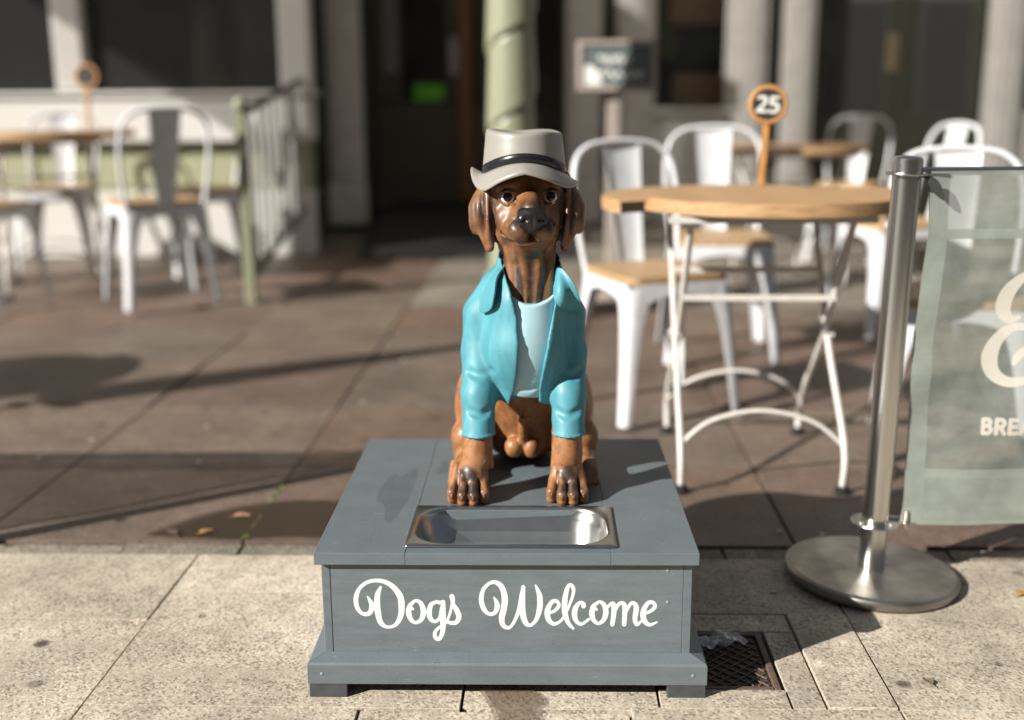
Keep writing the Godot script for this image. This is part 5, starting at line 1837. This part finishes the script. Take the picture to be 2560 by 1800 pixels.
func build_inside() -> void:
	# what shows through the glazing
	var c := thing("wooden_crate", "light brown slatted wooden crate low inside the right window", "crate", Vector3(1.60, 0.0, -9.85))
	for k in 5:
		part_box(c, "slat", Vector3(-0.17 + 0.085 * k, 1.07, 0.1), Vector3(0.078, 0.27, 0.02), M.tan_wood, 0.003)
	part_box(c, "stand", Vector3(0, 0.52, 0), Vector3(0.46, 0.80, 0.25), M.room, 0)
	part_box(c, "box", Vector3(0, 1.06, -0.02), Vector3(0.44, 0.25, 0.2), M.tan_wood, 0.003)
	var d := thing("wall_cupboard", "tan wooden cupboard high up inside the right window", "cupboard", Vector3(1.58, 1.86, -9.95))
	part_box(d, "carcass", Vector3(0, 0, 0), Vector3(0.48, 0.50, 0.25), M.tan_wood, 0.005)
	part_box(d, "cupboard_door", Vector3(0, 0, 0.132), Vector3(0.44, 0.44, 0.012), M.tan_wood, 0.004)
	var e := thing("coffee_machine", "dark machine on the counter inside the right window", "coffee machine", Vector3(1.56, 1.21, -10.2))
	part_box(e, "body", Vector3(0, 0.19, 0), Vector3(0.42, 0.36, 0.3), M.dark_metal, 0.02)
	part_box(e, "hood", Vector3(0, 0.33, 0.17), Vector3(0.38, 0.06, 0.1), M.dark_metal, 0.01)
	part_box(e, "counter", Vector3(0, -0.53, 0), Vector3(0.9, 0.92, 0.5), M.room, 0.01)
	var s := thing("green_notice", "bright green notice stuck inside the entrance door glass", "notice", Vector3(-0.69, 1.055, -9.785))
	part_box(s, "card", Vector3.ZERO, Vector3(0.25, 0.15, 0.006), M.lime, 0.001)
	part_box(s, "backing", Vector3(0, 0, -0.005), Vector3(0.26, 0.16, 0.003), M.dark_metal, 0)
	var n := thing("leafy_poster", "olive green poster behind the window by the menu stand", "poster", Vector3(1.30, 1.62, -9.9))
	part_box(n, "sheet", Vector3.ZERO, Vector3(0.22, 0.55, 0.006), M.olive_dark, 0)

func build_street() -> void:
	# the far side of the street, behind the camera; it shows only as dim reflections
	for q in [[-22.0, 9.0, 15.0, 0, "tall grey rendered house row far left behind the viewer"], [-6.5, 8.2, 16.0, 1, "brown brick house row behind the viewer, left of centre"], [9.5, 8.8, 16.0, 0, "grey rendered house row behind the viewer, right of centre"], [25.0, 8.0, 15.0, 1, "low brown brick house row far right behind the viewer"]]:
		var root := thing("terraced_house", q[4], "house", Vector3(q[0], 0, 17.0), 0.0, "houses across the street")
		var wall_m: Material = M.render_wall if q[3] == 0 else M.brick_wall
		part_box(root, "wall", Vector3(0, q[1] / 2, 2.0), Vector3(q[2], q[1], 4.0), wall_m, 0)
		part_box(root, "roof", Vector3(0, q[1] + 0.2, 2.0), Vector3(q[2] + 0.4, 0.4, 4.5), M.dark_metal, 0)
		for f in 3:
			for k in 5:
				var w := part_box(root, "window", Vector3((k - 2) * 2.9, 1.5 + f * 2.7, -0.02), Vector3(1.2, 1.7, 0.1), M.room, 0)
				part_box(w, "frame", Vector3((k - 2) * 2.9, 0.62 + f * 2.7, -0.1), Vector3(1.4, 0.1, 0.2), M.white_paint, 0)

# ---------------------------------------------------------------- materials
func grained(r: float, g: float, b: float, rough: float, freq: float, scale_: Vector3, amount: float, seed_: int, bump := 0.0, fine := 0.0, specks := 0) -> StandardMaterial3D:
	# base colour times seamless noise, laid on by position
	var m := StandardMaterial3D.new()
	var f := field(noise(freq, seed_), 256)
	var f2 := field(noise(0.33, seed_ + 50, FastNoiseLite.TYPE_SIMPLEX, 2), 256)
	var im := Image.create(256, 256, true, Image.FORMAT_RGBA8)
	for y in 256:
		for x in 256:
			var v := (f.get_pixel(x, y).r - 0.5) * 2.0 * amount + (f2.get_pixel(x, y).r - 0.5) * 2.0 * fine
			im.set_pixel(x, y, lin(clampf(r * (1 + v), 0, 1), clampf(g * (1 + v), 0, 1), clampf(b * (1 + v), 0, 1)))
	rng.seed = seed_
	for k in specks:
		var sx := rng.randi() % 256
		var sy := rng.randi() % 256
		var up := rng.randf_range(0.75, 1.3)
		for t in rng.randi_range(1, 6):
			var c := im.get_pixel((sx + t) % 256, sy)
			im.set_pixel((sx + t) % 256, sy, Color(minf(c.r * up, 1), minf(c.g * up, 1), minf(c.b * up, 1)))
	im.generate_mipmaps()
	m.albedo_texture = ImageTexture.create_from_image(im)
	m.uv1_triplanar = true
	m.uv1_scale = scale_
	m.roughness = rough
	if bump > 0.0:
		m.heightmap_enabled = true
		m.heightmap_texture = ImageTexture.create_from_image(f if fine < 0.05 else f2)
		m.heightmap_scale = bump
	return m

var grime: ImageTexture

func slab_set(cols: Array, rough: float, big: float, mid: float, speck: float, seed_: int, scale_: float, bump: float) -> Array:
	# shared speckle, a few tones
	var s := 512
	var f := field(noise(0.012, seed_), s)
	var f2 := field(noise(0.07, seed_ + 1, FastNoiseLite.TYPE_SIMPLEX, 3), s)
	var grain := noise(0.25, seed_ + 2, FastNoiseLite.TYPE_CELLULAR, 1)
	grain.cellular_return_type = FastNoiseLite.RETURN_CELL_VALUE
	var f3 := field(grain, s)
	var f4 := field(noise(0.13, seed_ + 3, FastNoiseLite.TYPE_CELLULAR, 1), s)
	var im := Image.create(s, s, true, Image.FORMAT_RGBA8)
	for y in s:
		for x in s:
			var v := (f.get_pixel(x, y).r - 0.5) * big + (f2.get_pixel(x, y).r - 0.5) * mid
			var q := f3.get_pixel(x, y).r
			var k := 1.0 + v + (q - 0.5) * speck
			if q < 0.13:
				k *= 0.66
			elif q > 0.9:
				k *= 1.12
			var w := f4.get_pixel(x, y).r
			if w < 0.10:
				k *= 1.22
			k = clampf(k * 0.72, 0.0, 1.0)
			im.set_pixel(x, y, lin(k, k * 0.985, k * 0.96))
	im.generate_mipmaps()
	if grime == null:
		var g1 := field(noise(0.01, 900, FastNoiseLite.TYPE_SIMPLEX_SMOOTH, 5), s)
		var gi := Image.create(s, s, true, Image.FORMAT_RGBA8)
		for y in s:
			for x in s:
				var v := 0.80 + 0.36 * (g1.get_pixel(x, y).r - 0.5) * 1.4 + 0.06
				gi.set_pixel(x, y, lin(clampf(v, 0, 1), clampf(v * 0.99, 0, 1), clampf(v * 0.975, 0, 1)))
		rng.seed = 31
		for k in 150:   # old gum, drips and trodden spots
			var cx := rng.randi_range(4, s - 5)
			var cy := rng.randi_range(4, s - 5)
			var r := rng.randf_range(1.0, 3.6)
			var dk := rng.randf_range(0.55, 0.85) if rng.randf() < 0.7 else 1.15
			for yy in range(-4, 5):
				for xx in range(-4, 5):
					var q := clampf(r + 0.5 - Vector2(xx, yy).length() - rng.randf() * 0.5, 0.0, 1.0)
					if q > 0.0:
						var c := gi.get_pixel(cx + xx, cy + yy)
						gi.set_pixel(cx + xx, cy + yy, c.lerp(Color(minf(c.r * dk, 1), minf(c.g * dk, 1), minf(c.b * dk, 1)), q))
		gi.generate_mipmaps()
		grime = ImageTexture.create_from_image(gi)
	var tex := ImageTexture.create_from_image(im)
	var bt := ImageTexture.create_from_image(f3)
	var out := []
	for c in cols:
		var m := StandardMaterial3D.new()
		m.albedo_color = lin(minf(c[0] / 0.60, 1), minf(c[1] / 0.60, 1), minf(c[2] / 0.60, 1))
		m.albedo_texture = tex
		m.uv1_triplanar = true
		m.uv1_world_triplanar = true
		m.uv1_scale = Vector3.ONE * scale_
		m.detail_enabled = true
		m.detail_albedo = grime
		m.detail_blend_mode = BaseMaterial3D.BLEND_MODE_MUL
		m.detail_uv_layer = BaseMaterial3D.DETAIL_UV_2
		m.uv2_triplanar = true
		m.uv2_world_triplanar = true
		m.uv2_scale = Vector3.ONE * 0.43
		m.uv1_offset = Vector3(c[3], c[3] * 0.37, c[3] * 0.71)
		m.roughness = rough
		m.heightmap_enabled = true
		m.heightmap_texture = bt
		m.heightmap_scale = bump
		out.append(m)
	return out

func make_materials() -> void:
	M.grey_paint = grained(0.118, 0.143, 0.157, 0.47, 0.02, Vector3(1.6, 6.0, 2.0), 0.10, 3, 0.035, 0.05, 160)
	M.dark_paint = grained(0.05, 0.055, 0.06, 0.6, 0.03, Vector3(4, 4, 4), 0.2, 6)
	M.screw_paint = mat(0.2, 0.24, 0.25, 0.4)
	M.pan_steel = grained(0.42, 0.415, 0.40, 0.28, 0.02, Vector3(6, 6, 6), 0.12, 93)
	M.pan_steel.metallic = 1.0
	M.water = mat(0.85, 0.93, 0.93, 0.02)
	M.water.albedo_color.a = 0.06
	M.water.transparency = BaseMaterial3D.TRANSPARENCY_ALPHA
	M.dirt = mat(0.045, 0.04, 0.034, 0.95)
	M.beige = slab_set([[0.42, 0.372, 0.308, 0.0], [0.45, 0.398, 0.332, 0.31], [0.395, 0.35, 0.29, 0.57], [0.425, 0.374, 0.308, 0.83]], 0.85, 0.35, 0.35, 0.36, 100, 1.9, 0.06)
	M.brown = slab_set([[0.138, 0.104, 0.083, 0.1], [0.125, 0.089, 0.072, 0.4], [0.150, 0.115, 0.092, 0.7], [0.128, 0.102, 0.085, 0.9], [0.136, 0.094, 0.073, 0.25]], 0.55, 0.34, 0.3, 0.3, 200, 1.7, 0.05)
	M.grey_slab = slab_set([[0.18, 0.16, 0.135, 0.2], [0.165, 0.147, 0.125, 0.6]], 0.7, 0.4, 0.3, 0.4, 300, 1.7, 0.05)
	M.edge = slab_set([[0.27, 0.24, 0.195, 0.15], [0.235, 0.21, 0.17, 0.45]], 0.9, 0.6, 0.8, 0.9, 400, 3.0, 0.3)
	M.rust = grained(0.11, 0.075, 0.055, 0.6, 0.05, Vector3(6, 6, 6), 0.4, 13)
	M.rust_dark = grained(0.05, 0.037, 0.03, 0.6, 0.05, Vector3(6, 6, 6), 0.4, 14)
	M.chip = mat(0.55, 0.52, 0.45, 0.8)
	M.film = mat(0.75, 0.77, 0.78, 0.2)
	M.film.albedo_color.a = 0.35
	M.film.transparency = BaseMaterial3D.TRANSPARENCY_ALPHA
	M.wet = mat(0.045, 0.028, 0.018, 0.3)
	M.wet.albedo_color.a = 0.72
	M.wet.transparency = BaseMaterial3D.TRANSPARENCY_ALPHA
	M.stain = mat(0.13, 0.085, 0.05, 0.6)
	M.stain.albedo_color.a = 0.5
	M.stain.transparency = BaseMaterial3D.TRANSPARENCY_ALPHA
	M.white_metal = grained(0.60, 0.61, 0.635, 0.38, 0.02, Vector3(3, 3, 3), 0.10, 22)
	M.dark_wood = mat(0.06, 0.04, 0.025, 0.7)
	M.damp = mat(0.03, 0.04, 0.05, 0.4)
	M.damp.albedo_color.a = 0.13
	M.damp.transparency = BaseMaterial3D.TRANSPARENCY_ALPHA
	M.old_white = grained(0.60, 0.57, 0.53, 0.45, 0.03, Vector3(5, 5, 5), 0.12, 23)
	M.seat_wood = grained(0.42, 0.27, 0.14, 0.5, 0.03, Vector3(9, 3, 1.2), 0.35, 33)
	M.teak = grained(0.42, 0.255, 0.125, 0.55, 0.03, Vector3(1.0, 6, 9), 0.4, 34, 0.03)
	M.sign_wood = grained(0.44, 0.22, 0.075, 0.5, 0.03, Vector3(12, 2, 12), 0.3, 35)
	M.slate = mat(0.02, 0.02, 0.022, 0.7)
	M.chalk = mat(0.72, 0.72, 0.68, 0.9)
	M.black_rubber = mat(0.007, 0.007, 0.007, 0.9)
	M.steel = mat(0.60, 0.585, 0.555, 0.24, 1.0)
	M.steel.anisotropy_enabled = false
	M.base_steel = grained(0.34, 0.325, 0.30, 0.42, 0.012, Vector3(3, 3, 3), 0.35, 43)
	M.base_steel.metallic = 1.0
	M.cream_print = mat(0.66, 0.64, 0.58, 0.8)
	M.strap = mat(0.05, 0.055, 0.05, 0.9, 0.0, 0.2)
	M.iron = mat(0.04, 0.04, 0.045, 0.6)
	M.canvas = mat(0.55, 0.5, 0.42, 0.9)
	M.stone_paint = grained(0.68, 0.65, 0.61, 0.6, 0.02, Vector3(1, 1, 1), 0.1, 53)
	M.upper_wall = mat(0.3, 0.29, 0.27, 0.8)
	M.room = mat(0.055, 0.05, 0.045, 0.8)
	M.door_green = mat(0.055, 0.057, 0.04, 0.42)
	M.white_paint = mat(0.60, 0.58, 0.555, 0.5)
	M.grey_white = mat(0.42, 0.40, 0.38, 0.5)
	M.olive_paint = mat(0.34, 0.34, 0.22, 0.55)
	M.sage_paint = grained(0.245, 0.25, 0.168, 0.36, 0.03, Vector3(4, 4, 4), 0.1, 63, 0.06)
	M.rail_white = mat(0.30, 0.295, 0.28, 0.5)
	M.dark_rail = mat(0.06, 0.062, 0.045, 0.5)
	M.canopy_paint = mat(0.3, 0.3, 0.26, 0.7)
	M.awning = mat(0.72, 0.68, 0.60, 0.9)
	M.awning.transparency = BaseMaterial3D.TRANSPARENCY_ALPHA
	M.awning.albedo_color.a = 0.45
	M.awning.backlight_enabled = true
	M.awning.backlight = Color(0.96, 0.93, 0.87)
	M.brass = mat(0.42, 0.33, 0.2, 0.45, 0.8)
	M.pale_plate = mat(0.35, 0.37, 0.39, 0.4)
	M.pale_strip = mat(0.16, 0.17, 0.165, 0.5)
	M.oak = grained(0.21, 0.095, 0.035, 0.5, 0.03, Vector3(6, 1, 6), 0.3, 73)
	M.pale_wood = grained(0.33, 0.285, 0.25, 0.6, 0.03, Vector3(6, 1, 6), 0.2, 74)
	M.tan_wood = mat(0.40, 0.25, 0.12, 0.6)
	M.menu_grey = mat(0.10, 0.125, 0.125, 0.5)
	M.dark_metal = mat(0.025, 0.025, 0.03, 0.4)
	M.lime = mat(0.13, 0.5, 0.03, 0.6)
	M.olive_dark = mat(0.12, 0.14, 0.06, 0.7)
	M.render_wall = mat(0.62, 0.58, 0.52, 0.8)
	M.brick_wall = mat(0.4, 0.28, 0.2, 0.8)
	for g in [["glass", 0.03, 0.10], ["dusty_glass", 0.10, 0.45], ["dark_glass", 0.05, 0.35]]:
		var m := mat(g[1], g[1] * 1.03, g[1], 0.06)
		m.albedo_color.a = g[2]
		m.transparency = BaseMaterial3D.TRANSPARENCY_ALPHA
		m.metallic_specular = 0.7
		M[g[0]] = m

# ---------------------------------------------------------------- scene
func _ready() -> void:
	var cam := Camera3D.new()
	cam.name = "camera"
	add_child(cam)
	cam.position = Vector3(0, 0.98, 0)
	cam.basis = Basis(Vector3.RIGHT, -atan2(645.0, 2800.0)) * Basis(Vector3.BACK, deg_to_rad(-0.4))
	var lens_ := CameraAttributesPhysical.new()
	lens_.frustum_focal_length = 12.0 / (900.0 / 2800.0)
	lens_.frustum_focus_distance = 1.93
	lens_.frustum_near = 0.05
	lens_.frustum_far = 400.0
	lens_.exposure_aperture = 37.33 / 31.0
	cam.attributes = lens_
	cam.fov = rad_to_deg(2.0 * atan(900.0 / 2800.0))
	cam.far = 400.0
	cam.current = true

	var env := Environment.new()
	env.background_mode = Environment.BG_SKY
	var sky := Sky.new()
	var sm := ProceduralSkyMaterial.new()
	sm.sky_top_color = Color(0.5, 0.54, 0.6)
	sm.sky_horizon_color = Color(0.70, 0.74, 0.78)
	sm.sky_curve = 0.12
	sm.ground_bottom_color = Color(0.25, 0.23, 0.2)
	sm.ground_horizon_color = Color(0.5, 0.5, 0.48)
	sm.sky_energy_multiplier = 0.6
	sm.ground_energy_multiplier = 0.5
	sm.sun_angle_max = 1.0
	sky.sky_material = sm
	env.sky = sky
	env.tonemap_mode = Environment.TONE_MAPPER_LINEAR
	env.tonemap_exposure = 1.76
	env.sdfgi_enabled = true
	env.ssao_enabled = true
	env.ssil_enabled = true
	var we := WorldEnvironment.new()
	we.name = "world_environment"
	we.environment = env
	add_child(we)

	var sun := DirectionalLight3D.new()
	sun.name = "sun"
	add_child(sun)
	sun.look_at_from_position(Vector3.ZERO, Vector3(1.545, -1.0, -0.966), Vector3.UP)
	sun.light_color = Color(1.0, 0.98, 0.945)
	sun.light_energy = 1.6
	sun.light_angular_distance = 0.5
	sun.shadow_enabled = true

	make_materials()
	build_ground()
	build_cafe()
	build_street()
	build_railing()
	build_box()
	build_pan()
	build_dog(Vector3(0.02, 0.258, -1.94))
	build_furniture()
	build_barriers()
	build_menu_stand()
	build_inside()
	build_litter()
